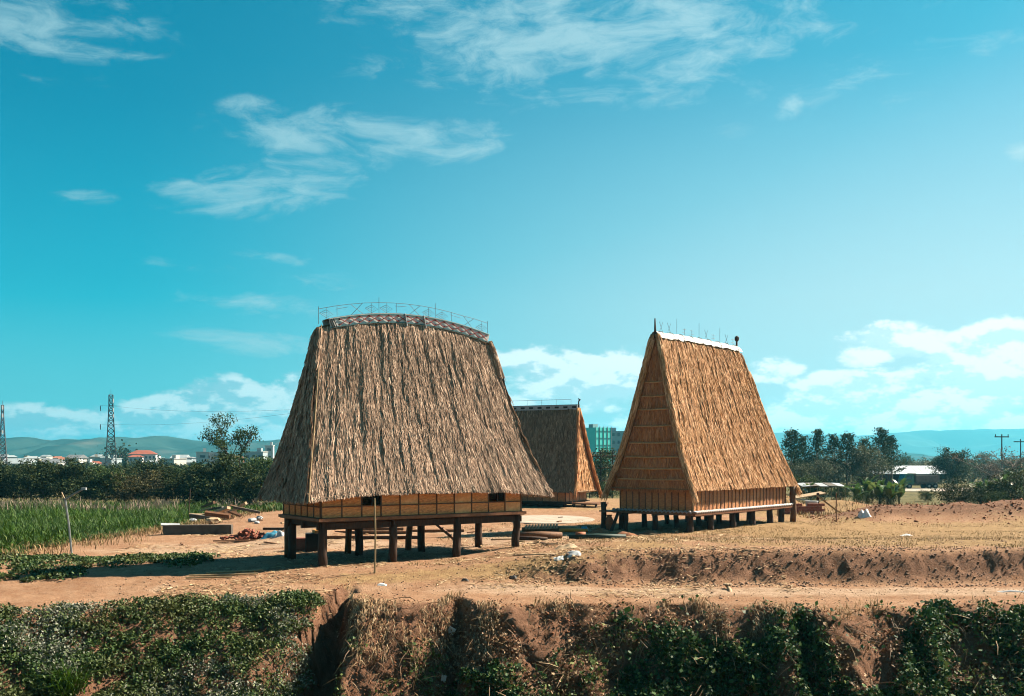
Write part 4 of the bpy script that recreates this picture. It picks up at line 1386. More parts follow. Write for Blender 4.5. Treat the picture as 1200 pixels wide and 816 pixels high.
# --- orchard line behind the grass field, left of the large house
row = []
for i in range(15):
    row.append((-12 + i * 22.5 + rnd.uniform(-5, 5), 118 + rnd.uniform(-4, 5), 'front'))
for i in range(15):
    row.append((-18 + i * 23 + rnd.uniform(-5, 5), 140 + rnd.uniform(-5, 8), 'back'))
cnt = {'front': 0, 'back': 0}
for px_, dp, which in row:
    k = cnt[which]; cnt[which] += 1
    if which == 'front' and 140 < px_ < 200:
        pr = rnd.choice(OLIV); look = 'brownish olive bushy tree'; nm = 'olive_tree'
    elif px_ > 235:
        pr = rnd.choice(MIDT + ORCH[:1]); look = 'green leafy tree'; nm = 'leafy_tree'
    else:
        pr = rnd.choice(ORCH + ORCH + MIDT[:1] + DUST[:0]); look = 'dark leafy tree'; nm = 'leafy_tree'
    sc = rnd.uniform(0.72, 1.14) if rnd.random() < 0.8 else rnd.uniform(1.15, 1.35)
    if which == 'back':
        lb = f'{look} in the rear orchard row left of the houses, {ORD[k]} from left'
    else:
        lb = f'{look} in the front orchard row behind the grass field, {ORD[k]} from left'
    plant(nm, pr, place(px_, dp), (sc * 1.0, sc * rnd.uniform(0.80, 1.0)), rnd.uniform(0, 6.28), lb, 'tree', 'trees of the orchard behind the field')

# the tall open tree and its dark neighbours
TALL = proto_open(74, 10.2, 0.80, 'leaf_mid', 0.24, 3400, lev=4, first=0.34, spread=0.62, tuft=0.30)
plant('tall_tree', TALL, place(280, 112), (0.95, 1.0), 0.4, 'tall open-crowned tree rising above the orchard beside the large house', 'tree')
for k, (px_, dp, s, lb) in enumerate([(262, 108, 1.25, 'dense dark tree at the foot of the tall open tree'), (293, 104, 0.95, 'green bushy tree close to the left eave of the large house'),
                                      (236, 112, 1.0, 'dark round tree just left of the tall open tree'), (312, 116, 1.1, 'green tree partly hidden by the left edge of the large thatched roof')]):
    plant('leafy_tree', (ORCH + MIDT)[k + 1], place(px_, dp), (s, s), k * 1.3, lb, 'tree', 'trees round the tall open tree')

# --- right side
for k, (px_, dp, s, v) in enumerate([(928, 150, 1.02, 0), (940, 156, 0.92, 2), (957, 158, 1.04, 1), (977, 152, 0.94, 2), (993, 150, 0.97, 0), (1012, 160, 0.90, 0), (1031, 156, 1.06, 1), (1044, 162, 0.94, 2)]):
    plant('pine_tree', PINE[v], place(px_, dp), (s * 1.12, s * 0.98), 1.7 * k, f'tall dark pine right of the golden house, {ORD[k]} pine from left', 'tree', 'pines right of the golden house')
for k, (px_, dp, s, lb) in enumerate([(1012, 148, 0.98, 'dusty grey-green spreading tree between the pines and the white shed'), (966, 146, 0.72, 'low dusty tree at the foot of the pines'),
                                      (938, 142, 0.62, 'dark low tree nearest the eave of the golden house')]):
    plant('leafy_tree', DUST[k % 2], place(px_, dp), (s, s), k * 2.0, lb, 'tree', 'broadleaf trees among the pines')
ROUND = proto_round(301, 7.2, 6.6, 0.24, 11000, 0.28, 'leaf_dark', trunk_r=0.24, ncl=80, gap=0.075)
plant('round_tree', ROUND, place(1116, 190), (1.04, 0.95), 0.3, 'single round-crowned dark tree standing in the field on the right', 'tree')
BARE = proto_open(55, 6.0, 1.25, 'leaf_rust', 0.16, 500, 'bark_pale')
plant('bare_tree', BARE, place(1170, 120), (1.0, 0.92), 0.8, 'nearly leafless tree with thin brown twigs near the right edge', 'tree')
plant('bare_tree', BARE, place(1197, 135), (1.1, 1.15), 2.8, 'rusty twiggy tree cut by the right edge of the picture', 'tree')
RUST = proto_round(302, 4.5, 5.0, 0.15, 2200, 0.3, 'leaf_rust', trunk_r=0.15, ncl=40, gap=0.12)
plant('rust_tree', RUST, place(1160, 210), (0.95, 1.05), 0.8, 'small reddish brown round tree beyond the bare tree', 'tree')
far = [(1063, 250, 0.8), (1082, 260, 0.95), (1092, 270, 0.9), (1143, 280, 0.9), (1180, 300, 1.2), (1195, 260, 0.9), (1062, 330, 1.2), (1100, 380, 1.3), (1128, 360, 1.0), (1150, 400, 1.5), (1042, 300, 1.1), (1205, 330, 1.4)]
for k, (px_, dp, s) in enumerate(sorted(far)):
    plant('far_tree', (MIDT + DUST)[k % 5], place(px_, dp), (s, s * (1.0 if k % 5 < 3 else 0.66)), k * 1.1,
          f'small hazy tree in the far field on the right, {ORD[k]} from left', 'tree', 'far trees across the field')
for k, (px_, dp, s, v, lb) in enumerate([(1122, 84, 1.0, 0, 'round dark green bush standing alone behind the red soil ridge'),
                                         (1186, 82, 1.30, 2, 'wide dark bush behind the red soil ridge at the right edge'),
                                         (1168, 80, 0.62, 1, 'small green bush left of the wide bush at the right edge'),
                                         (1023, 92, 0.9, 0, 'dark bush among the banana plants'),
                                         (1040, 86, 0.55, 1, 'low green bush in front of the banana plants'),
                                         (945, 100, 1.05, 1, 'bright green bush behind the right eave of the golden house'),
                                         (958, 104, 0.9, 0, 'dark green bush next to the low shed roof'),
                                         (985, 98, 0.7, 1, 'green bush between low shed and banana plants'),
                                         (1010, 84, 0.5, 1, 'little green shrub on the slope below the banana plants'),
                                         (1203, 90, 1.35, 1, 'pale green bush half outside the right edge'),
                                         (1150, 86, 0.8, 0, 'dark bush between the lone round bush and the bushes at the right edge'),
                                         (1085, 95, 0.45, 1, 'small leafy shrub in front of the pale track')]):
    plant('bush', BUSH[v], place(px_, dp), (s, s), k * 0.9, lb, 'bush', 'bushes on the right')
for k, (px_, dp, s) in enumerate(sorted([(1004, 88, 0.9), (1016, 90, 0.95), (1031, 86, 1.0), (1044, 84, 1.0), (1054, 86, 0.9), (1148, 86, 0.9), (1160, 88, 1.05), (1178, 90, 1.0), (1192, 88, 1.0), (1198, 84, 0.9), (950, 96, 0.8)])):
    plant('banana_plant', BANA[k % 3], place(px_, dp), s, k * 1.9, f'banana plant with broad arching leaves on the right, {ORD[k]} from left', 'banana plant', 'banana plants on the right')
# between the back house and the golden house
plant('leafy_tree', MIDT[1], place(706, 150), (1.0, 1.3), 0.2, 'leafy tree seen in the gap between the back house and the golden house', 'tree')
plant('bush', BUSH[1], place(716, 122), (0.9, 0.9), 0.9, 'green bush low in the gap beside the golden house', 'bush', 'bushes in the gap')
plant('bush', BUSH[0], place(700, 128), (0.9, 1.1), 0.2, 'dark bush low in the gap beside the back house', 'bush', 'bushes in the gap')


def blades(P, h, w, rng, lean=0.25, mat=None, name='grass', label=None):
    """grass: bent two-segment blades rooted at P"""
    n = len(P)
    an = rng.random(n) * 6.283
    d = np.stack([np.cos(an), np.sin(an), np.zeros(n)], -1)
    s = np.stack([-np.sin(an), np.cos(an), np.zeros(n)], -1)
    hh = (h * (0.55 + 0.7 * rng.random(n)))[:, None]
    up = np.array([[0, 0, 1.0]])
    ln = lean * (0.3 + rng.random((n, 1)))
    m = P + up * hh * 0.55 + d * hh * ln * 0.35
    t = P + up * hh * (1 - 0.35 * ln) + d * hh * ln
    W = w * (0.6 + 0.8 * rng.random((n, 1))) * 0.5
    V = np.stack([P - s * W, P + s * W, m + s * W * 0.8, m - s * W * 0.8, t + s * W * 0.1, t - s * W * 0.1], 1).reshape(-1, 3)
    i = np.arange(n)[:, None] * 6
    Fq = np.concatenate([i + np.array([[0, 1, 2, 3]]), i + np.array([[3, 2, 4, 5]])], 0)
    o = np_mesh(name, V, Fq, mat)
    return tag(o, label, 'grass', kind='stuff')


def on_ground(x, y):
    return np.stack([x, y, gz(x, y)], -1)


rg = np.random.default_rng(41)
# tall green grass of the field on the left
n = 60000
y = 45 + 66 * rg.random(n) ** 1.25
xr = -(y * 0.53 + 3.0)
x = -24.2 + (xr + 24.2) * rg.random(n)
k = (x > xr - 2) & (fbm(x * 0.3, y * 0.3, 3) + 0.35 * rg.random(n) > -0.32)
x, y = x[k], y[k]
x = x + np.where(np.abs(x + 24) < 2, 1.3 * fbm(y * 0.5, x * 0.1, 2), 0)
hgt = 0.95 + 0.45 * fbm(x * 0.35, y * 0.35, 3)
blades(on_ground(x, y), hgt * (0.30 + 0.70 * sstep(24.0, 27.5, -x)) * (0.75 + 0.5 * rg.random(len(x)) ** 3), 0.055, rg, 0.85, M['field_grass'], 'field_grass', 'tall green grass filling the field at left')
n = 3400
y = 44 + 60 * rg.random(n); x = -23.6 + 1.2 * rg.normal(size=n) + 0.8 * fbm(y * 0.5, 0.1 + 0 * y, 2)
blades(on_ground(x, y), 0.42, 0.035, rg, 0.8, M['dry_grass'], 'dry_grass', 'dry brown grass along the edge of the field')
n = 2600
y = 92 + 14 * rg.random(n); x = -24 - 34 * rg.random(n)
k = fbm(x * 0.25, y * 0.1, 2) > -0.25
blades(on_ground(x[k], y[k]), 1.2, 0.09, rg, 0.45, M['plume'], 'plume_grass', 'pale feathery grass plumes at the far side of the field')
n = 6000
y = 88 + 24 * rg.random(n); x = -10 - 16 * rg.random(n)
k = fbm(x * 0.3, y * 0.3, 2) > -0.1
blades(on_ground(x[k], y[k]), 0.7, 0.08, rg, 0.5, M['field_grass'], 'rough_grass', 'rough green grass behind the heaps of timber')
# dry turf on the right, straw round the houses
n = 42000
x = -4 + 42 * rg.random(n); y = 37.2 + 28 * rg.random(n) ** 1.3
k = (fbm(x * 0.28, y * 0.28, 4) + 0.7 * fbm(x * 0.9 + 5, y * 0.9, 2) + 0.25 * rg.random(n) > 0.12 + 0.35 * (x < 3)) & (y > 37.6)
blades(on_ground(x[k], y[k]), 0.11, 0.022, rg, 1.0, M['dry_grass'], 'dry_turf', 'short dry yellow turf between the houses and the bank')
n = 9000
x = 20 + 40 * rg.random(n); y = 67 + 24 * rg.random(n)
k = fbm(x * 0.2, y * 0.2, 3) > -0.1
blades(on_ground(x[k], y[k]), 0.35, 0.05, rg, 0.7, M['dry_grass'], 'rough_grass', 'rough yellow green grass behind the red soil ridge')
n = 15000
x = -12 + 22 * rg.random(n); y = 32.5 + 11 * rg.random(n)
k = fbm(x * 0.5, y * 0.6, 3) + 0.3 * rg.random(n) > 0.12
x, y = x[k], y[k]; n = len(x)
P = on_ground(x, y) + np.array([0, 0, 0.02])
an = rg.random(n) * 6.283
ax = np.stack([np.cos(an), np.sin(an), 0.15 * rg.normal(size=n)], -1)
s = np.stack([-np.sin(an), np.cos(an), 0.2 * rg.normal(size=n)], -1)
L = (0.08 + 0.22 * rg.random((n, 1))); W = 0.016
V = np.stack([P - s * W, P + s * W, P + ax * L + s * W, P + ax * L - s * W], 1).reshape(-1, 3)
tag(np_mesh('straw_litter', V, np.arange(n * 4).reshape(n, 4), M['straw_litter']), 'loose straw scattered over the earth before the large house', 'straw', kind='stuff')


n = 9000
x = -20 + 32 * rg.random(n); y = 43 + 18 * rg.random(n)
k = fbm(x * 0.45, y * 0.4, 3) + 0.3 * rg.random(n) > 0.2
x, y = x[k], y[k]; n = len(x)
P = on_ground(x, y) + np.array([0, 0, 0.02])
an = rg.random(n) * 6.283
ax = np.stack([np.cos(an), np.sin(an), 0.1 * rg.normal(size=n)], -1)
s = np.stack([-np.sin(an), np.cos(an), 0.2 * rg.normal(size=n)], -1)
L = (0.1 + 0.3 * rg.random((n, 1))); W = 0.022
V = np.stack([P - s * W, P + s * W, P + ax * L + s * W, P + ax * L - s * W], 1).reshape(-1, 3)
tag(np_mesh('straw_litter', V, np.arange(n * 4).reshape(n, 4), M['straw_litter']), 'straw and chaff trodden into the yard between the houses', 'straw', kind='stuff')


def clods(name, label, x, y, r, mat, rng, dz=0.3):
    """small lumps of earth or stone, six-sided and uneven"""
    n = len(x)
    base = np.array([[1, 0, 0], [0, 1, 0], [-1, 0, 0], [0, -1, 0], [0, 0, 0.9], [0, 0, -0.8]], float)
    V = base[None] * (r * np.exp(0.42 * rng.normal(size=(n, 1))))[:, :, None] * (0.7 + 0.6 * rng.random((n, 6, 1)))
    an = rng.random(n) * 6.283
    c, s_ = np.cos(an)[:, None], np.sin(an)[:, None]
    V = np.stack([V[:, :, 0] * c - V[:, :, 1] * s_, V[:, :, 0] * s_ + V[:, :, 1] * c, V[:, :, 2] * 0.8], -1)
    V = V + (on_ground(x, y) + np.array([0, 0, r * dz]))[:, None, :]
    f = np.array([[0, 1, 4], [1, 2, 4], [2, 3, 4], [3, 0, 4], [1, 0, 5], [2, 1, 5], [3, 2, 5], [0, 3, 5]])
    Fq = (np.arange(n)[:, None, None] * 6 + f[None]).reshape(-1, 3)
    return tag(np_mesh(name, V.reshape(-1, 3), Fq, mat), label, 'earth', kind='stuff')


M['clod_grey'] = mat_plain('clod_grey', (0.22, 0.13, 0.085), (0.38, 0.25, 0.17), 3.0, 0.95, isl=0.3)
M['clod_red'] = mat_plain('clod_red', (0.22, 0.085, 0.04), (0.38, 0.17, 0.085), 3.0, 0.95, isl=0.3)
n = 3600
x = -3 + 28 * rg.random(n); y = 35.2 + 2.6 * rg.random(n) + 0.0 * x
k = sstep(-3, 4, x) > rg.random(n)
clods('earth_clods', 'crumbling earth clods on the low step before the golden house', x[k], y[k], 0.030, M['clod_grey'], rg)
n = 5200
x = -14 + 36 * rg.random(n); y = 31 + 16 * rg.random(n)
clods('earth_crumbs', 'small clods and stones strewn over the bare ground', x, y, 0.022, M['clod_grey'], rg)
n = 2200
x = 20 + 34 * rg.random(n); y = 66 + 1.8 * rg.normal(size=n) + 0.03 * (x - 20)
clods('earth_clods', 'dark red clods on the heaped soil ridge', x, y, 0.055, M['clod_red'], rg)


# --- plants hanging over the cut bank
def inv_smooth(u):
    return 0.5 - np.sin(np.arcsin(1 - 2 * u) / 3)


_tt = np.linspace(0, 1, 60)
_prof = bank_prof(_tt)


def bank_pts(x, u, rng, out):
    """points on the face of the bank; u = 0 at the lip, 1 at the foot"""
    w = bank_w(x)
    y = edge_y(x) - w * np.interp(np.clip(u, 0, 1), _prof, _tt)
    z = gz(x, y)
    o = out * rng.random(len(x)) ** 1.3
    y2 = y + 0.42 * fbm(x * 0.8, z * 0.9 + 4, 2) + 0.30 * fbm(x * 2.6 + 0.7 * z, z * 3.0 - 0.5 * x, 5, 0.66)
    return np.stack([x + 0.05 * rng.normal(size=len(x)), y2 - o, z + 0.08 + o * 0.45], -1)


def ivy(name, label, x0, x1, n, top, thick, leaf, mat, rng, thr=-0.1, ns=0.8):
    x = x0 + (x1 - x0) * rng.random(n)
    u = rng.random(n)
    tb = np.interp(x, [p[0] for p in top], [p[1] for p in top])
    cl = fbm(x * ns, u * 3.0 * ns, 4)
    k = (u > tb + 0.16 * fbm(x * 2.3, 4.4 + 0 * x, 3)) & (cl + 0.3 * rng.random(n) > thr)
    x, u, cl = x[k], u[k], cl[k]
    th = thick * (0.35 + 0.9 * np.clip(fbm(x * 1.6, u * 5, 3) + 0.4, 0, 1.2))
    P = bank_pts(x, u, rng, th)
    lf = (leaf * np.exp(0.35 * rng.normal(size=len(P))))[:, None]
    V, Fq = leaf_quads(P, lf, lf * 0.8, rng, up=0.3)
    return tag(np_mesh(name, V, Fq, mat), label, 'creeper', kind='stuff')


TOP = [(-6, 0.8), (-2.5, 0.75), (-1.4, 0.62), (0, 0.55), (1.2, 0.42), (2.6, 0.2), (4, 0.14), (5.5, 0.2), (6.4, 0.34), (7.2, 0.30), (8.0, 0.1), (8.7, 0.12), (9.2, 0.5), (10.4, 0.66), (11.2, 0.5), (11.9, 0.16), (12.6, 0.0), (14, 0.05), (18, 0.0)]
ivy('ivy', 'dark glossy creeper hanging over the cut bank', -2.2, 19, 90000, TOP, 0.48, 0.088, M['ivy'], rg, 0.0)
ivy('ivy', 'yellow green creeper leaves with sunlight painted into their colour, on the cut bank', -2.2, 19, 16000, TOP, 0.42, 0.08, M['ivy_sun_tint'], rg, 0.12, 1.3)
M['ivy_dry'] = mat_blades('ivy_dry', [(0.0, (0.10, 0.055, 0.030)), (0.6, (0.24, 0.15, 0.085)), (1.0, (0.42, 0.29, 0.16))], rough=0.7, trans=0.1)
ivy('ivy', 'withered brown creeper leaves on the cut bank', -2.2, 19, 26000, [(-6, 0.1), (8, 0.05), (10, 0.2), (19, 0.05)], 0.30, 0.07, M['ivy_dry'], rg, 0.05, 1.6)
ivy('ivy', 'thin creeper on the bare earth left of the narrow gully', -5.2, -2.0, 4200, [(-6, 0.35), (-2, 0.4)], 0.15, 0.075, M['ivy_sun_tint'], rg, 0.18, 1.2)
n = 9000
x = -6.5 + 24 * rg.random(n); y = edge_y(x) - bank_w(x) * rg.random(n)
clods('earth_clods', 'crumbling red earth lumps on the face of the cut bank', x, y, 0.024, M['clod_red'], rg)
# dry straw hanging from the lip of the bank
n = 9000
x = -5.3 + 14 * rg.random(n); u = 0.55 * rg.random(n) ** 1.8
k = fbm(x * 1.3, u * 3, 3) + 0.22 * (x < -1.9) > 0.16
P = bank_pts(x[k], u[k], rg, 0.12)
n = len(P)
dn = unit(np.array([[0.0, -0.45, -0.85]]) + 0.35 * rg.normal(size=(n, 3)))
s = unit(np.cross(dn, rg.normal(size=(n, 3))))
L = 0.10 + 0.22 * rg.random((n, 1)); W = 0.009
V = np.stack([P - s * W, P + s * W, P + dn * L + s * W * .4, P + dn * L - s * W * .4], 1).reshape(-1, 3)
tag(np_mesh('hanging_straw', V, np.arange(n * 4).reshape(n, 4), M['straw_litter']), 'dry grass hanging over the bare earth bank', 'dry grass', kind='stuff')


# dead stalks and trailing stems over the bank, weeds along its lip
n = 800
x = -5 + 23 * rg.random(n); u = 0.85 * rg.random(n)
P = bank_pts(x, u, rg, 0.35)
dn = unit(np.array([[0.0, -0.35, -0.6]]) + 0.7 * rg.normal(size=(n, 3)))
s = unit(np.cross(dn, rg.normal(size=(n, 3))))
L = 0.25 + 0.6 * rg.random((n, 1)); W = 0.010
Q = P + dn * L * 0.5 + np.array([0, -0.06, 0.05])
V = np.stack([P - s * W, P + s * W, Q + s * W, Q - s * W, P + dn * L + s * W * .4, P + dn * L - s * W * .4], 1).reshape(-1, 3)
i6 = np.arange(n)[:, None] * 6
tag(np_mesh('dead_stems', V, np.concatenate([i6 + np.array([[0, 1, 2, 3]]), i6 + np.array([[3, 2, 4, 5]])]), M['ivy_dry']), 'dead stems and trailing stalks on the cut bank', 'stems', kind='stuff')
n = 2600
x = -5.2 + 24 * rg.random(n)
k = fbm(x * 1.7, 0 * x + 8.8, 3) > 0.05
x = x[k]
y = edge_y(x) + 0.25 * rg.normal(size=len(x)) - 0.1
blades(on_ground(x, y), 0.28, 0.018, rg, 1.1, M['dry_grass'], 'lip_grass', 'tufts of dry grass along the lip of the bank')
n = 700
x = 3 + 15 * rg.random(n); u = rg.random(n) ** 1.2
P = bank_pts(x, u, rg, 0.55)
V, Fq = leaf_quads(P, 0.14, 0.10, rg, up=0.6)
tag(np_mesh('broad_leaves', V, Fq, M['ivy']), 'larger broad leaves scattered through the creeper', 'leaves', kind='stuff')

# --- overgrown slope at the lower left: domes of leaves, silvery and green
def cover(name, label, pts, rad, per, leaf, mat, rng, asp=0.55, flat=0.75):
    m = len(pts)
    d = unit(rng.normal(size=(m * per, 3)))
    d[:, 2] = np.abs(d[:, 2])
    R = np.repeat(rad, per)[:, None]
    C = np.repeat(pts, per, 0) + d * R * (0.75 + 0.3 * rng.random((m * per, 1))) * np.array([1, 1, flat])
    V, Fq = leaf_quads(C, leaf, leaf * asp, rng, up=0.4)
    return tag(np_mesh(name, V, Fq, mat), label, 'ground cover', kind='stuff')


def slope_pts(n, x0, x1, rng, u0=0.0, u1=1.0):
    x = x0 + (x1 - x0) * rng.random(n)
    u = u0 + (u1 - u0) * rng.random(n)
    y = edge_y(x) + 0.35 - (bank_w(x) + 0.35) * u
    return np.stack([x, y, gz(x, y)], -1)


Pa = slope_pts(1250, -20, -6.4, rg)
ok = ~((np.abs(Pa[:, 0] + 7.6) < 0.4) & (np.abs(Pa[:, 1] - 29.8) < 0.9))
Pa = Pa[ok]
sil = fbm(Pa[:, 0] * 0.45, Pa[:, 1] * 0.6, 3) + 0.25 * rg.random(len(Pa)) > 0.16
cover('ground_cover', 'dark green leafy scrub covering the lower left slope', Pa[~sil], 0.22 + 0.26 * rg.random((~sil).sum()), 110, 0.095, M['cover_green'], rg)
cover('ground_cover', 'silvery grey leafy scrub patches on the lower left slope', Pa[sil], 0.2 + 0.25 * rg.random(sil.sum()), 80, 0.08, M['cover_silver'], rg, 0.5)
cover('ground_cover', 'green undergrowth between the silvery scrub', Pa[sil] + np.array([0, 0, -0.05]), 0.24 + 0.25 * rg.random(sil.sum()), 45, 0.10, M['cover_green'], rg)
Pc = slope_pts(260, -13.5, -6.9, rg, 0.35, 1.0)
cover('ground_cover', 'dense dark scrub low on the slope left of the gully', Pc, 0.22 + 0.25 * rg.random(260), 80, 0.10, M['cover_green'], rg)
Pb = slope_pts(60, -9.5, -6.5, rg, 0.1, 0.9)
cover('ground_cover', 'bright green leaves on the scrub beside the dark gully', Pb, 0.2 + 0.2 * rg.random(60), 60, 0.09, M['ivy_sun_tint'], rg)
# long grass tuft in the scrub
q = slope_pts(1, -12.2, -11.9, rg, 0.55, 0.6)
blades(np.repeat(q, 260, 0) + rg.normal(size=(260, 3)) * np.array([0.22, 0.2, 0.02]), 0.95, 0.03, rg, 1.0, M['field_grass'], 'grass_tuft', 'long arching grass tuft in the lower left scrub')
# low vine patch above the slope
n = 360
x = -26 + 14.5 * rg.random(n); y = 33.2 + 9.5 * rg.random(n)
k = (fbm(x * 0.35, y * 0.5, 3) + 0.25 * rg.random(n) > 0.02) & (x < -12.2 - 0.0 * y) & (y > 33.0 + 0.30 * (x + 24)) & (y < 43 + 0.45 * (-13 - x))
cover('vine_patch', 'low dark vines creeping over the red soil at left', on_ground(x[k], y[k]), 0.35 + 0.35 * rg.random(k.sum()), 110, 0.11, M['cover_green'], rg, 0.8, 0.35)

# ------------------------------------------------------------------ town, masts, sheds, truck, site clutter


def ground_at(px, py):
    """where the line of sight through (px, py) first meets the ground"""
    d = np.concatenate([np.arange(27, 80, 0.05), np.arange(80, 300, 0.3)])
    x = (px - 600) / F * d
    z = CAM_H - (py - HOR) / F * d
    hit = np.where(gz(x, d) >= z)[0]
    k = hit[0] if len(hit) else len(d) - 1
    return Vector((x[k], d[k], gz1(x[k], d[k])))


WALLS = [mat_plain('town_wall_%d' % i, c, tuple(v * 0.85 for v in c), 0.3, 0.8) for i, c in enumerate([(0.74, 0.75, 0.74), (0.66, 0.66, 0.62), (0.50, 0.66, 0.66), (0.70, 0.60, 0.48), (0.42, 0.50, 0.54)])]
WNAME = ['white', 'off-white', 'pale teal', 'cream', 'grey-blue']
ROOFS = [mat_plain('town_roof_%d' % i, c, tuple(v * 0.75 for v in c), 0.4, 0.7) for i, c in enumerate([(0.42, 0.12, 0.07), (0.45, 0.52, 0.55), (0.28, 0.30, 0.32), (0.55, 0.22, 0.13)])]
RNAME = ['red', 'pale metal', 'grey', 'orange']


def town_house(name, x, y, zb, w, d, h, rz, wall, roof, kind, label, group=None, wins=0):
    o = empty(name, (x, y, zb), rz, label, 'house' if h < 9 else 'building', group)
    MB().box((0, 0, h / 2), (w, d, h)).build('wall', wall, o)
    if kind == 'flat':
        MB().box((0, 0, h + 0.2), (w + 0.5, d + 0.5, 0.4)).build('roof', roof, o)
        MB().box((w * 0.2, 0, h + 1.2), (w * 0.25, d * 0.3, 2.0)).build('stair_head', wall, o)
    elif kind == 'gable':
        r = w * 0.22
        V = [(-w / 2 - .4, -d / 2 - .5, h), (w / 2 + .4, -d / 2 - .5, h), (w / 2 + .4, d / 2 + .5, h), (-w / 2 - .4, d / 2 + .5, h), (-w / 2 - .4, 0, h + r), (w / 2 + .4, 0, h + r)]
        MB().add(V, [(0, 1, 5, 4), (2, 3, 4, 5), (1, 2, 5), (3, 0, 4), (3, 2, 1, 0)]).build('roof', roof, o)
    else:
        r = w * 0.16
        V = [(-w / 2 - .6, -d / 2 - .6, h), (w / 2 + .6, -d / 2 - .6, h), (w / 2 + .6, d / 2 + .6, h), (-w / 2 - .6, d / 2 + .6, h), (-w / 4, 0, h + r), (w / 4, 0, h + r)]
        MB().add(V, [(0, 1, 5, 4), (2, 3, 4, 5), (1, 2, 5), (3, 0, 4), (3, 2, 1, 0)]).build('roof', roof, o)
    fl = max(1, int(h // 3.2))
    for f in range(fl):
        for k in range(wins):
            xx = -w / 2 + w * (k + 0.5) / wins
            MB().box((xx, -d / 2 - 0.03, (f + 0.55) * h / fl), (w / wins * 0.45, 0.12, 1.3)).build('window', M['glass_dark'], o)
    return o


rt = random.Random(12)
spec = []
for i in range(66):
    px_ = -8 + i * 5.0 + rt.uniform(-3, 3)
    dp = rt.choice([520, 600, 680, 760, 860]) + rt.uniform(-30, 30)
    spec.append((px_, dp))
spec.sort()
for k, (px_, dp) in enumerate(spec):
    wi = rt.choice([0, 0, 0, 1, 1, 2, 3, 4]); ri = rt.choice([0, 1, 1, 1, 2, 3])
    kind = rt.choice(['gable', 'gable', 'flat', 'hip'])
    h = rt.choice([3.2, 3.6, 4.2, 5.0, 6.2]) * (dp / 640) ** 0.6
    w = rt.uniform(5, 10)
    x = (px_ - 600) / F * dp
    roofm = ROOFS[ri] if kind != 'flat' else WALLS[wi]
    rn = (RNAME[ri] + ' roofed ') if kind != 'flat' else 'flat-topped '
    lb = f'small {WNAME[wi]} {rn}house in the far town, {ORD[min(k, 39)]} from left'
    if k >= 40:
        lb = f'small {WNAME[wi]} {rn}far town house, {ORD[len(spec) - 1 - k]} leftward from the large roof'
    town_house('town_house', x, dp, gz1(x, dp) - 0.3, w, rt.uniform(7, 10), h, rt.uniform(-0.5, 0.5), WALLS[wi], roofm, kind, lb, 'houses of the far town', wins=2 if dp < 640 else 0)

# larger buildings over the orchard
x = (168 - 600) / F * 560
town_house('town_hall', x, 560, -1.9, 14.0, 10, 8.2, 0.25, WALLS[0], ROOFS[0], 'hip', 'wide white building with a red hipped roof rising above the orchard', wins=7)
x = (157 - 600) / F * 545
town_house('town_hall_wing', x, 548, -1.9, 7, 7, 6.6, 0.25, WALLS[0], ROOFS[0], 'hip', 'lower white wing left of the red-roofed building', wins=3)
x = (237 - 600) / F * 500
town_house('white_block', x, 500, -1.9, 5.6, 7, 8.8, 0.35, WALLS[0], WALLS[0], 'flat', 'plain white block left of the tall open tree', wins=1)
x = (254 - 600) / F * 505
town_house('blue_block', x, 505, -1.9, 9.5, 7, 8.6, 0.1, WALLS[4], WALLS[4], 'flat', 'grey-blue block behind the tall open tree', wins=3)
x = (300 - 600) / F * 520
town_house('blue_block', x, 520, -1.9, 10, 7, 9.0, -0.1, WALLS[4], WALLS[1], 'flat', 'grey-blue block between the tall tree and the large roof', wins=3)
x = (316 - 600) / F * 540
town_house('white_tower', x, 540, -1.9, 4.2, 5, 12.5, 0.1, WALLS[0], WALLS[0], 'flat', 'narrow white tower just left of the large thatched roof', wins=1)

# building wrapped in green netting, seen in the gap
NET = mat_plain('green_net', (0.10, 0.95, 0.85), (0.16, 1.0, 0.92), 0.5, 0.7)
o = empty('netted_building', ((700 - 600) / F * 470, 470, -2), 0.62, 'tall unfinished building wrapped in green netting, in the gap between two houses', 'building')
hh = CAM_H + (HOR - 501.5) / F * 470 + 2
MB().box((0, 0, hh / 2), (9.4, 9, hh)).build('wall', NET, o)
for f in range(6):
    MB().box((0, -4.55, hh * (f + 0.7) / 6.2), (9.7, 0.25, 0.14)).build('floor_edge', M['tarp_green'], o)
for xx in (-4.75, -2.4, 0, 2.4, 4.75):
    MB().box((xx, -4.6, hh / 2), (0.22, 0.2, hh + 1.0)).build('scaffold_pole', M['metal_grey'], o)
MB().box((-2.5, 0, hh + 0.8), (3, 3, 1.6)).build('stair_head', WALLS[4], o)
o = empty('grey_building', ((722 - 600) / F * 520, 520, -2), -0.1, 'plain grey concrete building beside the golden roof', 'building')
hh = CAM_H + (HOR - 505.5) / F * 520 + 2
MB().box((0, 0, hh / 2), (11, 9, hh)).build('wall', WALLS[4], o)
for f in range(5):
    for k in range(4):
        MB().box((-4.1 + 2.7 * k, -4.52, hh * (f + 0.55) / 5), (1.2, 0.1, 1.5)).build('window', M['glass_dark'], o)
MB().box((-2, 0, hh + 0.9), (4, 3, 1.8)).build('stair_head', WALLS[4], o)

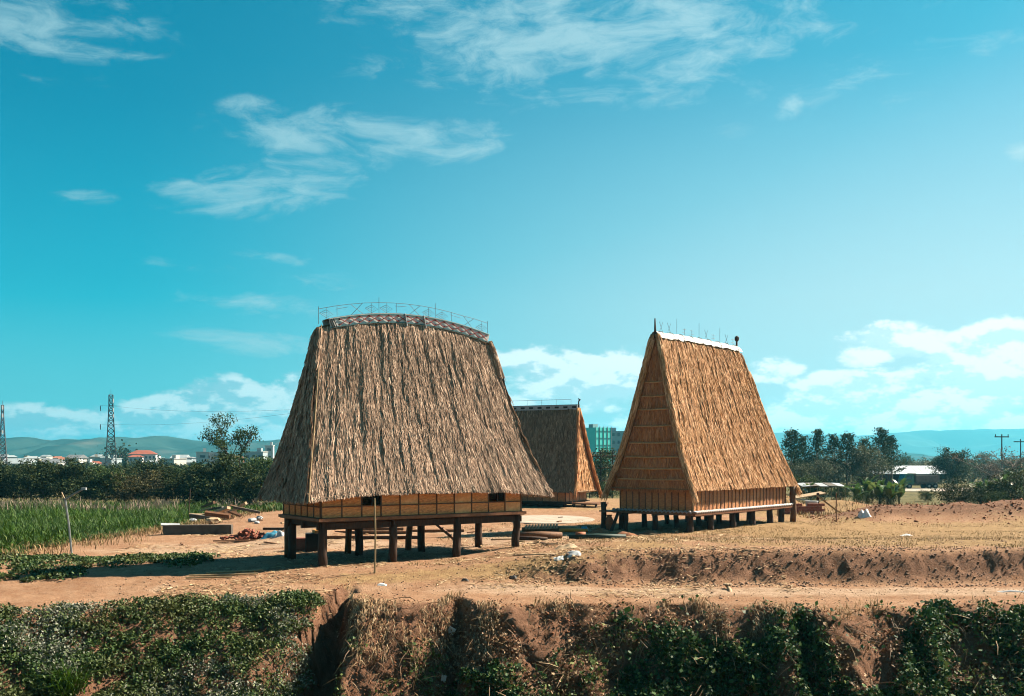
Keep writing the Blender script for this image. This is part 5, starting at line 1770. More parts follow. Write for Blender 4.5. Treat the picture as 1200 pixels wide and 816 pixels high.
# dark masses of trees among the far houses and across the plain
def far_wood(name, label, clumps, leaf, mat, rng, per=60):
    C = []
    for (x, y, r, h) in clumps:
        zb = gz1(x, y)
        d = rng.normal(size=(per, 3)) * np.array([r * 0.45, r * 0.35, h * 0.26]) + np.array([x, y, zb + h * 0.5])
        d[:, 2] = np.maximum(d[:, 2], zb)
        C.append(d)
    V, Fq = leaf_quads(np.concatenate(C), leaf, leaf * 0.7, rng, up=0.5)
    return tag(np_mesh(name, V, Fq, mat), label, 'woodland', kind='stuff')


rw = np.random.default_rng(8)
cl = []
for i in range(420):
    px_ = rw.uniform(-40, 560); dp = rw.uniform(260, 820) ** 1.0
    x_ = (px_ - 600) / F * dp
    yt = 548 - (dp - 260) / 560 * 9.5 + rw.uniform(-3, 3)
    cl.append((x_, dp, rw.uniform(3, 7), max(1.5, CAM_H - (yt - HOR) / F * dp - gz1(x_, dp))))
far_wood('town_trees', 'dark trees filling the gaps between the far town houses', cl, 1.5, M['leaf_dark'], rw)
cl = []
for i in range(200):
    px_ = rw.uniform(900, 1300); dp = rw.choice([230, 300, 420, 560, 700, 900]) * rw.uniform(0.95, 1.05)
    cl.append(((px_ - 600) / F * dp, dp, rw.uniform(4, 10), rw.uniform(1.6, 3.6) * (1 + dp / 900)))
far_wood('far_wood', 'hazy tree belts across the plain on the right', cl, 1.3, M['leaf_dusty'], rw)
cl = [((140 - 600) / F * 590 + rw.normal() * 4, 590 + rw.normal() * 3, 6, 12.5) for i in range(10)]
far_wood('far_wood', 'dark tree clump beside the red-roofed building', cl, 1.4, M['leaf_dark'], rw, 90)


# --- lattice masts
def mast(px_, dp, ytop, wb, wt, label, mats, nseg=15):
    x = (px_ - 600) / F * dp
    zb = gz1(x, dp)
    H = CAM_H + (HOR - ytop) / F * dp - zb
    o = empty('lattice_mast', (x, dp, zb), 0.4, label, 'mast', 'lattice masts over the town')
    def cor(t):
        w = wb + (wt - wb) * min(1, t * 1.15) ** 0.8
        return [Vector((sx * w / 2, sy * w / 2, t * H)) for sx, sy in ((-1, -1), (1, -1), (1, 1), (-1, 1))]
    for c in range(4):
        MB().tube([cor(t)[c] for t in np.linspace(0, 1, 8)], 0.2, 5).build('leg', mats[0], o)
    for k in range(nseg):
        b = MB()
        a = cor(k / nseg); q = cor((k + 1) / nseg)
        for c in range(4):
            e = (c + 1) % 4
            b.tube([a[c], q[e]], 0.11, 4); b.tube([a[e], q[c]], 0.11, 4); b.tube([q[c], q[e]], 0.11, 4)
        b.build('bracing', mats[k % len(mats)], o)
    MB().tube([(0, 0, H), (0, 0, H + 2.2)], 0.07, 5).build('aerial', mats[0], o)
    return o, x, dp, zb, H


mo, mx, md, mzb, mH = mast(130, 400, 463, 4.6, 1.5, 'dark steel lattice mast rising over the orchard, the nearer of the two', [M['steel_mast']])
for k, f in enumerate((0.62, 0.86)):
    z = f * mH
    MB().beam((-4.0, 0, z), (2.2, 0, z), 0.06, 0.06).build('cross_arm', M['steel_mast'], mo)
    MB().tube([(-3.9, 0, z), (-3.9, 0, z - 1.0), (-3.9, 0, z - 2.2)], [0.1, 0.2, 0.12], 6).build('insulator', M['black_paint'], mo)
for zz in (0.7, 0.78, 0.9):
    MB().tube([(0.8, -0.9, mH * zz), (0.8, -1.1, mH * zz + 1.5)], 0.3, 6).build('antenna', M['steel_white'], mo)
mo2, *_ = mast(3, 470, 475, 4.4, 0.9, 'grey and dull red lattice mast at the left edge of the picture', [M['steel_mast'], M['steel_mast'], M['steel_red']])
for zz in (0.55, 0.8, 0.92):
    MB().tube([(0, -1.0, mH * zz), (0, -1.1, mH * zz + 1.8)], 0.4, 6).build('antenna', M['steel_white'], mo2)
for k, f in enumerate((0.62, 0.86)):
    pts = []
    for t in np.linspace(0, 1, 13):
        pts.append((mx + t * 110, md - t * 140, mzb + f * mH + t * (-1 - k * 7) - 3.0 * 4 * t * (1 - t) * 0.5))
    tag(MB().tube(pts, 0.022, 4).build('power_line', M['wire']), ['lower', 'upper'][k] + ' thin cable running right from the nearer mast', 'cable', 'cables from the mast')

# power pole on the right
b = place(1174, 230)
o = empty('power_pole', b, 0.3, 'power pole with a crossbar above the bare tree at right', 'pole')
MB().tube([(0, 0, 0), (0, 0, 11.2)], [0.2, 0.13], 7).build('pole', M['concrete_dark'], o)
MB().beam((-2.0, 0, 10.6), (2.0, 0, 10.6), 0.2, 0.25).build('crossbar', M['concrete_dark'], o)
for xx in (-1.8, 0, 1.8):
    MB().tube([(xx, 0, 10.7), (xx, 0, 11.2)], 0.1, 5).build('insulator', M['black_paint'], o)
b = place(1196, 250)
o = empty('power_pole', b, 0.1, 'power pole cut by the right edge of the picture', 'pole')
MB().tube([(0, 0, 0), (0, 0, 10.5)], [0.2, 0.13], 7).build('pole', M['concrete_dark'], o)
MB().beam((-1.8, 0, 9.8), (1.8, 0, 9.8), 0.2, 0.25).build('crossbar', M['concrete_dark'], o)

# --- pale track, white sheds and dump truck in the field
xs = np.linspace(56, 120, 14)
V = []
for xx in xs:
    for yy in (168 + 0.02 * xx, 186 + 0.02 * xx):
        V.append((xx + (10 if yy > 180 else 0), yy, gz1(xx, yy) + 0.06))
i = np.arange(28).reshape(14, 2)
tag(np_mesh('track', V, np.stack([i[:-1, 0], i[1:, 0], i[1:, 1], i[:-1, 1]], -1), M['concrete']), kind='structure')


def shed(px_, dp, L, W, h, rz, label):
    b = place(px_, dp)
    o = empty('shed', b, rz, label, 'shed', 'white sheds in the field')
    r = 1.7
    n = 12
    for sgn in (-1, 1):
        for k in range(n):
            xa = -L / 2 + L * k / n; xb = -L / 2 + L * (k + 1) / n - 0.06
            MB().add([(xa, sgn * W / 2, h), (xb, sgn * W / 2, h), (xb, 0, h + r), (xa, 0, h + r), (xa, sgn * W / 2, h - .08), (xb, sgn * W / 2, h - .08), (xb, 0, h + r - .08), (xa, 0, h + r - .08)],
                     [(0, 1, 2, 3), (7, 6, 5, 4), (0, 4, 5, 1), (1, 5, 6, 2), (2, 6, 7, 3), (3, 7, 4, 0)]).build('roof_sheet', M['roof_sheet'], o)
    for sx in np.linspace(-L / 2 + 0.3, L / 2 - 0.3, 5):
        for sy in (-1, 1):
            MB().box((sx, sy * (W / 2 - 0.3), h / 2), (0.2, 0.2, h)).build('post', M['wood_brown'], o)
    MB().box((0, W / 2 - 0.4, h / 2), (L - 1, 0.15, h - 0.1)).build('wall', M['wood_dark'], o)
    return o


shed(1066, 212, 15.5, 8, 2.4, 0.06, 'long white sheet-roofed shed behind the green dump truck')
shed(1024, 205, 6.5, 7, 2.6, -0.3, 'shorter white shed roof left of the long shed')


def truck():
    b = Vector(place(1077, 186))
    o = empty('dump_truck', b, math.pi + 0.12, 'green-cabbed dump truck with a brown tipping body parked by the white shed', 'truck')
    # built facing +x locally
    ch = MB().box((0, 0, 0.95), (7.0, 0.9, 0.28)).build('chassis', M['truck_bed'], o)
    V = [(1.55, -1.15, 0.8), (3.45, -1.15, 0.8), (3.5, -1.15, 1.8), (3.15, -1.1, 2.75), (1.6, -1.1, 2.75)]
    V2 = [(x, -y, z) for x, y, z in V]
    cab = MB().add(V + V2, [(0, 1, 2, 3, 4), (9, 8, 7, 6, 5), (0, 5, 6, 1), (1, 6, 7, 2), (2, 7, 8, 3), (3, 8, 9, 4), (4, 9, 5, 0)]).build('cab', M['truck_green'], o)
    for s in (-1, 1):
        MB().add([(1.9, s * 1.16, 1.75), (3.2, s * 1.16, 1.75), (2.98, s * 1.125, 2.5), (1.9, s * 1.125, 2.5)], [(0, 1, 2, 3)]).build('side_window', M['glass_dark'], cab)
        MB().box((3.53, s * 0.8, 1.15), (0.08, 0.35, 0.25)).build('headlight', M['white_board'], cab)
    MB().add([(3.515, -0.95, 1.85), (3.515, 0.95, 1.85), (3.22, 0.9, 2.65), (3.22, -0.9, 2.65)], [(0, 1, 2, 3)]).build('windscreen', M['glass_dark'], cab)
    MB().box((3.5, 0, 0.8), (0.2, 2.3, 0.3)).build('bumper', M['black_paint'], cab)
    bd = MB().box((-1.05, 0, 1.85), (4.7, 2.35, 1.3)).build('tipping_body', M['truck_bed'], o)
    for xx in np.linspace(-3.2, 1.1, 6):
        for s in (-1, 1):
            MB().box((xx, s * 1.2, 1.85), (0.12, 0.09, 1.3)).build('rib', M['truck_bed'], bd)
    MB().box((1.45, 0, 2.65), (0.5, 2.3, 0.4)).build('headboard', M['truck_bed'], bd)
    for xx in (2.5, -1.4, -2.6):
        for s in (-1, 1):
            w = MB().tube([(xx, s * 1.15, 0.5), (xx, s * 0.8, 0.5)], 0.5, 14).build('wheel', M['rubber'], o)
            MB().tube([(xx, s * 1.17, 0.5), (xx, s * 1.13, 0.5)], 0.24, 10).build('rim', M['metal_grey'], w)


truck()

# low lean-to with thin posts right of the golden house
b = place(962, 96)
o = empty('lean_to', b, 0.0, 'low lean-to with grey sheets on thin pale posts behind the soil heap', 'shed')
for k in range(5):
    MB().box((-1.7 + 0.85 * k, 0, 1.55 + 0.03 * (k % 2)), (0.80, 2.2, 0.04), Euler((0.12, 0.03 * (k - 2), 0)).to_matrix()).build('roof_sheet', [M['tarp_grey'], M['concrete_dark']][k % 2], o)
for k in range(7):
    MB().tube([(-2.0 + 0.68 * k, -0.95, 0), (-2.0 + 0.68 * k, -0.95, 1.45)], 0.035, 5).build('post', M['bamboo_pole'], o)
MB().tube([(-2.2, -0.97, 1.35), (2.3, -0.97, 1.38)], 0.03, 5).build('rail', M['bamboo_pole'], o)

# trellis frame in the gap between back house and golden house
b = place(706, 125)
o = empty('trellis', b, 0.1, 'timber trellis overgrown with leaves in the gap between the two houses', 'trellis')
for xx in (-1.6, -0.2, 1.3):
    MB().tube([(xx, 0, 0), (xx, 0, 6.0)], 0.09, 5).build('upright', M['wood_dark'], o)
for zz in (2.2, 3.8, 5.3):
    MB().tube([(-2, 0.1, zz), (2, 0.1, zz + 0.05)], 0.10, 5).build('rail', M['wood_brown'], o)
C = rw.normal(size=(900, 3)) * np.array([1.1, 0.5, 0.35]) + np.repeat(np.array([[0, 0, 5.4], [0, 0, 4.0], [0, 0, 2.4]]), 300, 0)
V, Fq = leaf_quads(C, 0.3, 0.18, rw)
np_mesh('leaves', V, Fq, M['leaf_dusty'], o)

# --- poles on the site
p = ground_at(85, 654)
o = empty('lamp_pole', p, 0, 'leaning bamboo lamp pole with a slanted arm at the edge of the grass field', 'pole')
k = p.y / F
MB().tube([(0, 0, -0.2), (-4.5 * k, 0, 40 * k), (-9 * k, 0, 70 * k)], 0.042, 6).build('pole', M['metal_grey'], o)
MB().tube([(-9 * k, 0, 68 * k), (2 * k, 0, 75 * k), (14 * k, -0.1, 81 * k)], 0.04, 6).build('arm', M['metal_grey'], o)
MB().tube([(-9 * k, 0, 68 * k), (-13 * k, 0, 77 * k)], 0.03, 5).build('stub', M['bamboo_pole'], o)
MB().box((14.5 * k, -0.1, 81 * k), (0.2, 0.12, 0.1)).build('lamp', M['tarp_grey'], o)
p = ground_at(221, 611)
k = p.y / F
o = tag(MB().tube([(p.x, p.y, p.z - .2), (p.x + 0.05, p.y, p.z + 20 * k), (p.x + 2 * k, p.y, p.z + 38 * k)], 0.05, 6).build('thin_pole', M['wood_dark']), 'thin dark pole standing in the grass behind the fallen beam', 'pole')
p = ground_at(439, 672)
k = p.y / F
tag(MB().tube([(p.x, p.y, p.z - .2), (p.x + 0.03, p.y, p.z + 45 * k), (p.x, p.y, p.z + 88 * k)], [0.04, 0.036, 0.03], 6).build('bamboo_pole', M['bamboo_pole']), 'upright bamboo pole standing before the large house', 'pole')
p = ground_at(980, 612)
k = p.y / F
tag(MB().tube([(p.x, p.y, p.z - .2), (p.x, p.y, p.z + 34 * k)], 0.035, 6).build('stick', M['wood_brown']), 'thin upright stick left of the red soil ridge', 'stick')

# --- clutter left of the large house
p = ground_at(192, 627); q = ground_at(272, 626)
o = empty('concrete_beam', p, math.atan2(q.y - p.y, q.x - p.x), 'long dark concrete beam lying at the edge of the field', 'beam')
L = (q - p).length
MB().box((L / 2, 0, 0.30), (L, 0.5, 0.6)).build('beam', M['concrete_dark'], o)
MB().box((0.3, 0.35, 0.6), (1.1, 0.8, 0.05), Euler((0.1, 0.05, 0.3)).to_matrix()).build('end_sheet', M['tarp_grey'], o)
rr = random.Random(3)
TIMB = [M['wood_dark'], M['wood_brown'], M['wood_pale'], M['concrete_dark']]
TN = ['dark', 'brown', 'pale', 'grey']
heap = [(232, 611), (240, 607), (246, 612), (252, 606), (258, 611), (262, 603), (266, 609), (270, 605), (275, 612), (280, 607), (285, 604), (289, 611), (255, 615), (244, 603), (236, 614), (278, 601)]
for k, (a, b_) in enumerate(sorted(heap)):
    p = ground_at(a, b_)
    L = rr.uniform(1.0, 2.6); an = rr.uniform(-0.9, 0.9); t = rr.uniform(-0.25, 0.35)
    mi = rr.choice([0, 0, 1, 1, 2, 3])
    o = MB().beam((-L / 2, 0, 0), (L / 2, 0, 0), rr.uniform(0.14, 0.34), rr.uniform(0.10, 0.30)).build('timber', TIMB[mi])
    o.location = (p.x, p.y, p.z + 0.13 + abs(math.sin(t)) * L / 2 + rr.uniform(0, 0.55)); o.rotation_euler = (rr.uniform(-.4, .4), -t, an)
    tag(o, f'{TN[mi]} rough timber in the scrap heap by the grass field, {ORD[k]} from left', 'timber', 'timbers in the scrap heap')
for k, (a, b_, s) in enumerate([(226, 613, .35), (250, 614, .5), (296, 612, .32), (304, 609, .28), (301, 614, .2)]):
    p = ground_at(a, b_)
    bm = bmesh.new(); bmesh.ops.create_icosphere(bm, subdivisions=2, radius=s)
    for v in bm.verts:
        v.co *= 0.8 + 0.4 * rr.random(); v.co.z *= 0.6
    me = bpy.data.meshes.new('sack'); bm.to_mesh(me); bm.free(); me.materials.append(M['wood_pale'] if k == 1 else M['tarp_grey'])
    o = link(bpy.data.objects.new('sack', me)); o.location = p + Vector((0, 0, s * .4))
    tag(o, ['small pale sack left of the timber heap', 'big pale sack in front of the timber heap', 'grey sack right of the timber heap', 'small grey sack near the left eave', 'tiny grey bundle right of the timbers'][k], 'sack', 'sacks by the timber heap')
# heap of bricks with blue sheet
bk = MB().box((0, 0, 0), (0.24, 0.12, 0.10)).build('brick', M['brick_red'])
bme = bk.data; bpy.data.objects.remove(bk)
c = ground_at(291, 633)
o = empty('brick_heap', c, 0, 'heap of dark red bricks left of the large house', 'bricks')
for k in range(110):
    r = abs(rr.gauss(0, 0.55)); an = rr.uniform(0, 6.28)
    e = link(bpy.data.objects.new('brick', bme), o)
    hh_ = max(0, 0.55 - 0.5 * r) * rr.random()
    e.location = (r * math.cos(an) * 1.3, r * math.sin(an) * 0.8, 0.06 + hh_)
    e.rotation_euler = (rr.uniform(-.6, .6), rr.uniform(-.6, .6), rr.uniform(0, 6.28))
def cloth(name, px_, py_, w, d, h, mat, label, cat, seed, rz=0.0):
    """crumpled sheet lying on the ground"""
    p = ground_at(px_, py_)
    n = 12
    u, v = np.meshgrid(np.linspace(-1, 1, n), np.linspace(-1, 1, n))
    z = h * (0.5 + 0.5 * fbm(u * 1.7 + seed, v * 1.7, 3)) * (1.1 - np.maximum(np.abs(u), np.abs(v)) ** 3)
    x = u * w / 2 * (1 + 0.2 * fbm(u + seed, v, 2)); y = v * d / 2 * (1 + 0.2 * fbm(u, v + seed, 2))
    c_, s_ = math.cos(rz), math.sin(rz)
    e = 1 - np.maximum(np.abs(u), np.abs(v)) ** 4
    z = z * e + gz(p.x + x * c_ - y * s_, p.y + x * s_ + y * c_) - p.z + 0.015 * e - 0.01
    V = np.stack([x, y, z], -1).reshape(-1, 3)
    i = np.arange(n * n).reshape(n, n)
    Fq = np.stack([i[:-1, :-1], i[:-1, 1:], i[1:, 1:], i[1:, :-1]], -1).reshape(-1, 4)
    o = np_mesh(name, V, Fq, mat)
    o.location = p; o.rotation_euler = (0, 0, rz)
    return tag(o, label, cat)
cloth('tarp', 317, 629, 0.9, 0.7, 0.4, M['tarp_blue'], 'crumpled blue sheet beside the brick heap', 'tarp', 1)
cloth('tarp', 327, 628, 0.6, 0.6, 0.35, M['tarp_grey'], 'crumpled grey sheet right of the blue sheet', 'tarp', 2)
cloth('tarp', 280, 597, 1.6, 1.0, 0.4, M['tarp_grey'], 'pale grey sheet at the far end of the grass edge', 'tarp', 3)
p = ground_at(288, 635)
o = tag(MB().box((0, 0, 0.05), (3.4, 0.3, 0.06)).build('plank', M['wood_brown']), 'long brown plank in front of the brick heap', 'plank'); o.location = p; o.rotation_euler = (0, 0, 0.05)
p = ground_at(327, 622)
o = tag(MB().box((0, 0, 0.1), (1.7, 0.3, 0.12)).build('plank', M['wood_dark']), 'short dark plank behind the blue sheet', 'plank'); o.location = p
for k, (a, b_, L, an) in enumerate([(262, 676, 2.4, 0.2), (275, 672, 2.0, 0.35), (245, 679, 1.6, 0.1)]):
    p = ground_at(a, b_)
    o = MB().tube([(-L / 2, 0, 0), (L / 2, 0, 0.02)], 0.035, 6).build('bamboo_stick', M['bamboo_pole']); o.location = p + Vector((0, 0, 0.05)); o.rotation_euler = (0, 0, an)
    tag(o, f'bamboo stick lying in the shadow of the large house, {ORD[k]} in length', 'stick', 'sticks lying in the shadow')

# --- under and behind the large house
for k, (a, b_, s, mt, lb) in enumerate([(358, 645, (1.5, .5, .55), 'brick_red', 'dark red box under the floor of the large house'), (368, 646, (.75, .6, .8), 'black_paint', 'black box under the large house'),
                                        (374, 646, (.5, .6, .95), 'orange_paint', 'orange board leaning by the black box under the large house')]):
    p = ground_at(a, b_)
    b = MB().box((0, 0, s[2] / 2), s)
    o = b.build('crate', M[mt])
    bv = o.modifiers.new('bevel', 'BEVEL'); bv.width = 0.03; bv.segments = 2
    o.location = p; o.rotation_euler = (0, 0, 0.2 * k)
    tag(o, lb, 'box')
p = ground_at(541, 640); q = ground_at(492, 640)
o = empty('ladder', p, 0, 'notched wooden ladder leaning under the floor behind the large house', 'ladder')
top = at(495, p.y + 0.6, 1.55) - p
for s in (0, 0.22):
    MB().beam((0, s, 0), (top.x, top.y + s, top.z), 0.09, 0.11).build('rail', M['wood_brown'], o)
for k in range(9):
    c = top * ((k + 0.6) / 9.5)
    MB().beam((c.x, c.y - 0.05, c.z + 0.06), (c.x, c.y + 0.30, c.z + 0.06), 0.07, 0.06).build('rung', M['wood_dark'], o)
p = ground_at(478, 640)
o = tag(MB().box((0, 0, 1.35), (0.55, 0.04, 0.7)).build('hanging_sheet', M['tarp_grey']), 'pale grey sheet hanging under the floor of the large house', 'sheet'); o.location = p; o.rotation_euler = (0.1, 0.15, 0.2)
for k, (a, b_, L, an, mt) in enumerate([(420, 622, 5.0, 0.05, 'wood_brown'), (436, 626, 4.0, -0.04, 'wood_brown'), (455, 632, 3.2, 0.06, 'wood_dark'), (512, 624, 3.0, 0.1, 'wood_brown'), (400, 632, 2.4, 0.0, 'wood_brown')]):
    p = ground_at(a, b_)
    o = MB().beam((-L / 2, 0, 0), (L / 2, 0, 0), 0.2, 0.16).build('timber', M[mt]); o.location = p + Vector((0, 0, 0.08)); o.rotation_euler = (0, 0, an)
    tag(o, f'long timber on the ground seen beneath the large house, {ORD[k]} from the front post', 'timber', 'timbers behind the large house')

# --- right of the large house
c = ground_at(642, 609)
b = MB(); n = 40
b.add([(c.x + 3.1 * math.cos(a), c.y + 4.6 * math.sin(a), c.z + zz) for zz in (-0.3, 0.04) for a in np.linspace(0, 2 * math.pi, n, endpoint=False)],
      [tuple(range(n, 2 * n))] + [(k, (k + 1) % n, n + (k + 1) % n, n + k) for k in range(n)])
tag(b.build('round_slab', M['concrete']), 'pale round concrete slab between the three houses', 'slab')
p = ground_at(612, 624); q = ground_at(655, 623)
o = empty('notched_log', p, math.atan2(q.y - p.y, q.x - p.x), 'notched log stair lying right of the large house', 'log')
L = (q - p).length
MB().tube([(0, 0, 0.14), (L, 0, 0.14)], [0.13, 0.15], 8).build('log', M['wood_brown'], o, smooth=True)
for k in range(11):
    xx = 0.1 + (L - 0.2) * k / 11; dx = (L - .2) / 11
    MB().add([(xx, -0.13, 0.16), (xx + dx * .95, -0.13, 0.16), (xx + dx * .95, -0.13, 0.42), (xx, 0.13, 0.16), (xx + dx * .95, 0.13, 0.16), (xx + dx * .95, 0.13, 0.42)],
             [(0, 1, 2), (5, 4, 3), (0, 3, 4, 1), (1, 4, 5, 2), (2, 5, 3, 0)]).build('step', M['wood_pale'], o)
for k, (a, b_, L, an, w, mt, lb) in enumerate([(634, 632, 2.1, 0.12, 0.36, 'wood_brown', 'thick brown log lying in front of the notched log'), (622, 634, 1.6, -0.2, 0.2, 'wood_dark', 'dark timber against the thick brown log'),
                                               (646, 630, 1.0, 0.5, 0.26, 'wood_dark', 'short dark timber at the right end of the thick log'), (600, 633, 2.2, 0.35, 0.08, 'wood_pale', 'thin pale stick next to the right front post of the large house'),
                                               (672, 624, 1.6, 0.05, 0.2, 'orange_paint', 'orange plank right of the notched log'), (663, 620, 1.4, -0.3, 0.16, 'wood_pale', 'pale plank crossing behind the notched log'),
                                               (640, 651, 2.6, 0.22, 0.05, 'wood_pale', 'long pale stick among the white scraps')]):
    p = ground_at(a, b_)
    o = MB().tube([(-L / 2, 0, 0), (0, 0, 0.02), (L / 2, 0, 0)], [w / 2, w / 2 * 1.05, w / 2 * .9], 8).build('log', M[mt], smooth=True); o.location = p + Vector((0, 0, w / 2)); o.rotation_euler = (0, 0, an)
    tag(o, lb, 'timber', 'timber right of the large house')
p = ground_at(714, 621)
o = empty('clay_jar', p, 0, 'tall reddish clay jar standing beside the golden house', 'jar')
MB().tube([(0, 0, 0), (0, 0, 0.05), (0, 0, 0.3), (0, 0, 0.55), (0, 0, 0.75), (0, 0, 0.82)], [0.14, 0.17, 0.25, 0.24, 0.13, 0.15], 12).build('body', M['clay'], o, smooth=True)
MB().tube([(0, 0, 0.81), (0, 0, 0.86)], [0.16, 0.16], 12).build('rim', M['clay'], o, smooth=True)
p = ground_at(700, 632)
o = tag(MB().tube([(-1.3, 0, 0.1), (0, 0.05, 0.12), (1.3, 0, 0.1)], [0.09, 0.13, 0.11], 8).build('tarp_roll', M['tarp_green'], smooth=True), 'rolled dark green tarp lying before the golden house', 'tarp'); o.location = p
p = ground_at(681, 632)
o = tag(MB().tube([(-.25, 0, 0.16), (.2, 0, 0.16)], [0.17, 0.17], 9).build('log_end', M['clay'], smooth=True), 'short reddish log at the left end of the green tarp', 'log'); o.location = p
cloth('scrap', 685, 622, 0.5, 0.4, 0.4, M['tarp_blue'], 'small teal scrap right of the orange plank', 'scrap', 5)
cloth('scrap', 672, 650, 0.6, 0.5, 0.2, M['tarp_grey'], 'crumpled white plastic on the straw right of the large house', 'scrap', 6)
cloth('scrap', 663, 643, 0.9, 0.5, 0.25, M['wood_pale'], 'pale crumpled sacking behind the white plastic', 'scrap', 7)
cloth('scrap', 655, 655, 0.4, 0.3, 0.08, M['plastic_white'], 'small flat white scrap in front of the crumpled plastic', 'scrap', 8)
for k, (a, b_, s) in enumerate([(703, 624, 0.3), (736, 628, 0.3), (590, 628, 0.2), (760, 626, 0.25)]):
    o = cloth('soil_heap', a, b_, 1.2, 0.8, s, M['clod_red'], ['small red soil heap left of the clay jar', 'small red soil heap by the landing of the golden house', 'little soil heap behind the right post of the large house', 'little soil heap under the golden house'][k], 'soil', 20 + k)

spots = []
for k in range(38):
    zone = rr.choice([(555, 725, 604, 642), (555, 725, 604, 642), (205, 335, 600, 645), (345, 560, 612, 640), (730, 900, 618, 634)])
    spots.append((rr.uniform(zone[0], zone[1]), rr.uniform(zone[2], zone[3])))
for k, (a, b_) in enumerate(sorted(spots)):
    p = ground_at(a, b_)
    L = rr.uniform(0.3, 1.1)
    mt, mn = rr.choice([('wood_brown', 'brown'), ('wood_brown', 'brown'), ('wood_dark', 'dark'), ('wood_pale', 'pale'), ('bamboo_pole', 'bamboo')])
    o = MB().beam((-L / 2, 0, 0), (L / 2, 0, 0), rr.uniform(0.05, 0.16), rr.uniform(0.03, 0.09)).build('offcut', M[mt])
    o.location = p + Vector((0, 0, 0.05)); o.rotation_euler = (0, rr.uniform(-.12, .12), rr.uniform(0, 3.14))
    tag(o, f'small {mn} wood offcut strewn on the site ground, {ORD[k]} offcut from left', 'offcut', 'wood offcuts strewn about the site')

# --- pit with brick wall right of the golden house
p = ground_at(917, 603)
o = empty('brick_wall', p, 0.06, 'low dark red brick wall of a pit right of the golden house', 'wall')
nb = 0
bw = MB().box((0, 0, 0), (0.40, 0.2, 0.185)).build('brick', M['brick_red']); bwme = bw.data; bpy.data.objects.remove(bw)
for r in range(4):
    for k in range(7):
        if r == 3 and k in (0, 3):
            continue
        e = link(bpy.data.objects.new('brick', bwme), o)
        e.location = (0.2 + k * 0.415 + (0.2 if r % 2 else 0), rr.uniform(-.012, .012), 0.09 + r * 0.2)
        e.rotation_euler = (0, 0, rr.uniform(-.02, .02))
p = ground_at(951, 601)
o = empty('basin', p, 0.2, 'white plastic basin standing by the brick pit', 'basin')
MB().tube([(0, 0, 0), (0, 0, 0.35), (0, 0, 0.8), (0, 0, 0.84)], [0.33, 0.40, 0.46, 0.5], 14).build('body', M['plastic_white'], o, smooth=True)
MB().tube([(0, 0, 0.842), (0, 0, 0.87)], [0.5, 0.5], 14).build('rim', M['plastic_white'], o)
p = ground_at(948, 601)
o = tag(MB().beam((-1.3, 0, 0.93), (0.1, 0, 0.93), 0.08, 0.06).build('pale_bar', M['white_board']), 'pale bar laid from the brick wall to the white basin', 'bar'); o.location = p + Vector((0, 0.6, 0))
o = tag(MB().box((0, 0, 0), (2.4, 1.0, 0.08), Euler((0.1, -0.16, 0.1)).to_matrix()).build('slab', M['wood_pale']), 'tilted pale slab resting above the brick pit', 'slab'); o.location = p + Vector((0.2, 0.9, 1.25))
o = tag(MB().beam((0, 0, 1.3), (1.6, -0.1, 0.05), 0.22, 0.1).build('plank', M['bamboo_pole']), 'plank slanting down right of the white basin', 'plank'); o.location = p + Vector((0.6, 0.2, 0))
o = tag(MB().box((0, 0, 0.7), (0.16, 0.16, 1.5)).build('stake', M['wood_dark']), 'short dark stake beside the white basin', 'stake'); o.location = p + Vector((0.75, 0.3, 0))
p = ground_at(911, 605)
o = tag(MB().tube([(0, 0, 0), (0.05, 0, 0.9), (0, 0, 2.1)], 0.05, 6).build('bamboo_pole', M['bamboo_pole']), 'bamboo pole leaning by the far corner post of the golden house', 'pole'); o.location = p

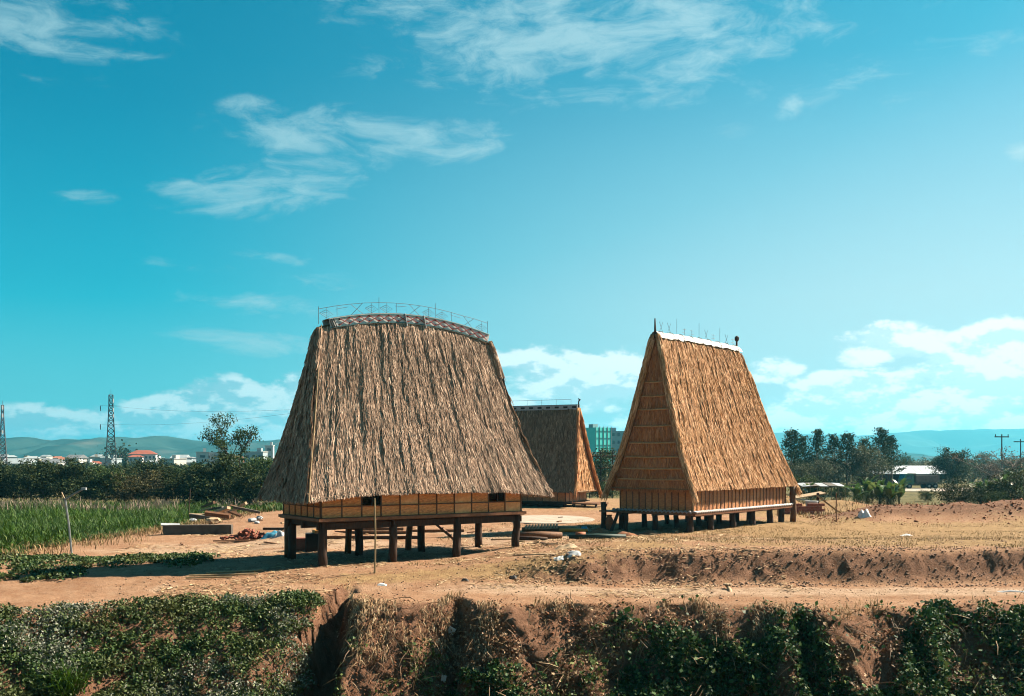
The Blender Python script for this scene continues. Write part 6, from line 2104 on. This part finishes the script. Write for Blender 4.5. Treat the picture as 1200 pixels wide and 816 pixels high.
# --- foreground scraps on the bank
p = ground_at(852, 690)
o = empty('white_cloth', p, 0, 'knotted strip of white cloth hanging over the lip of the bank', 'cloth')
k = p.y / F
MB().tube([(0, -0.1, 0.10), (0.02, -0.35, -0.02), (-0.02, -0.8, -0.25), (0.03, -1.25, -0.42), (0.05, -1.5, -0.75)], [0.05, 0.07, 0.06, 0.05, 0.03], 7).build('strip', M['wood_pale'], o, smooth=True)
b = MB()
for k in range(7):
    an = k * 0.9
    b.tube([(0, -0.1, 0.06), (0.10 * math.cos(an), -0.1 + 0.08 * math.sin(an), 0.16), (0.17 * math.cos(an), -0.1 + 0.12 * math.sin(an), 0.14)], [0.045, 0.05, 0.02], 5)
b.build('knot', M['wood_pale'], o, smooth=True)
cloth('scrap', 1013, 606, 0.7, 0.5, 0.7, M['plastic_white'], 'white sack at the foot of the red soil ridge', 'sack', 9)
cloth('scrap', 1062, 628, 0.6, 0.3, 0.12, M['plastic_white'], 'flat white scrap on the dry turf at right', 'scrap', 10)
cloth('scrap', 1190, 694, 1.2, 0.12, 0.05, M['tarp_grey'], 'long white strip on the ledge at the right edge', 'scrap', 11)
cloth('scrap', 545, 681, 0.28, 0.2, 0.15, M['black_paint'], 'black scrap on the pale ledge', 'scrap', 12)
cloth('scrap', 601, 678, 0.3, 0.25, 0.14, M['black_paint'], 'second small black scrap on the pale ledge', 'scrap', 13)
cloth('scrap', 448, 686, 0.35, 0.2, 0.08, M['plastic_white'], 'pale scrap on the ground near the dark gully', 'scrap', 14)
p = ground_at(529, 742)
o = tag(MB().box((0, 0, 0), (0.22, 0.03, 0.28), Euler((0.5, 0.5, 0)).to_matrix()).build('scrap', M['plastic_white']), 'white scrap stuck in the narrow gully of the bank', 'scrap'); o.location = p + Vector((0, -0.08, 0.05))
p = ground_at(520, 800)
o = tag(MB().box((0, 0, 0), (0.15, 0.03, 0.24), Euler((0.3, 0.2, 0)).to_matrix()).build('scrap', M['plastic_white']), 'small white scrap low in the narrow gully', 'scrap'); o.location = p + Vector((0, -0.08, 0.05))

# ------------------------------------------------------------------ air
hz = MB().box((0, 3000, 94), (16000, 8800, 204)).build('haze')
m = bpy.data.materials.new('haze')
m.use_nodes = True
nt = m.node_tree
for nd in list(nt.nodes):
    if nd.type != 'OUTPUT_MATERIAL':
        nt.nodes.remove(nd)
pv = nt.nodes.new('ShaderNodeVolumePrincipled')
pv.inputs['Density'].default_value = 0.00015
pv.inputs['Color'].default_value = (0.11, 0.56, 0.78, 1)
pv.inputs['Anisotropy'].default_value = 0.35
nt.links.new(pv.outputs[0], nt.nodes['Material Output'].inputs['Volume'])
m.cycles.homogeneous_volume = True
hz.data.materials.append(m)
tag(hz, 'thin blue haze over the plain', kind='stuff')
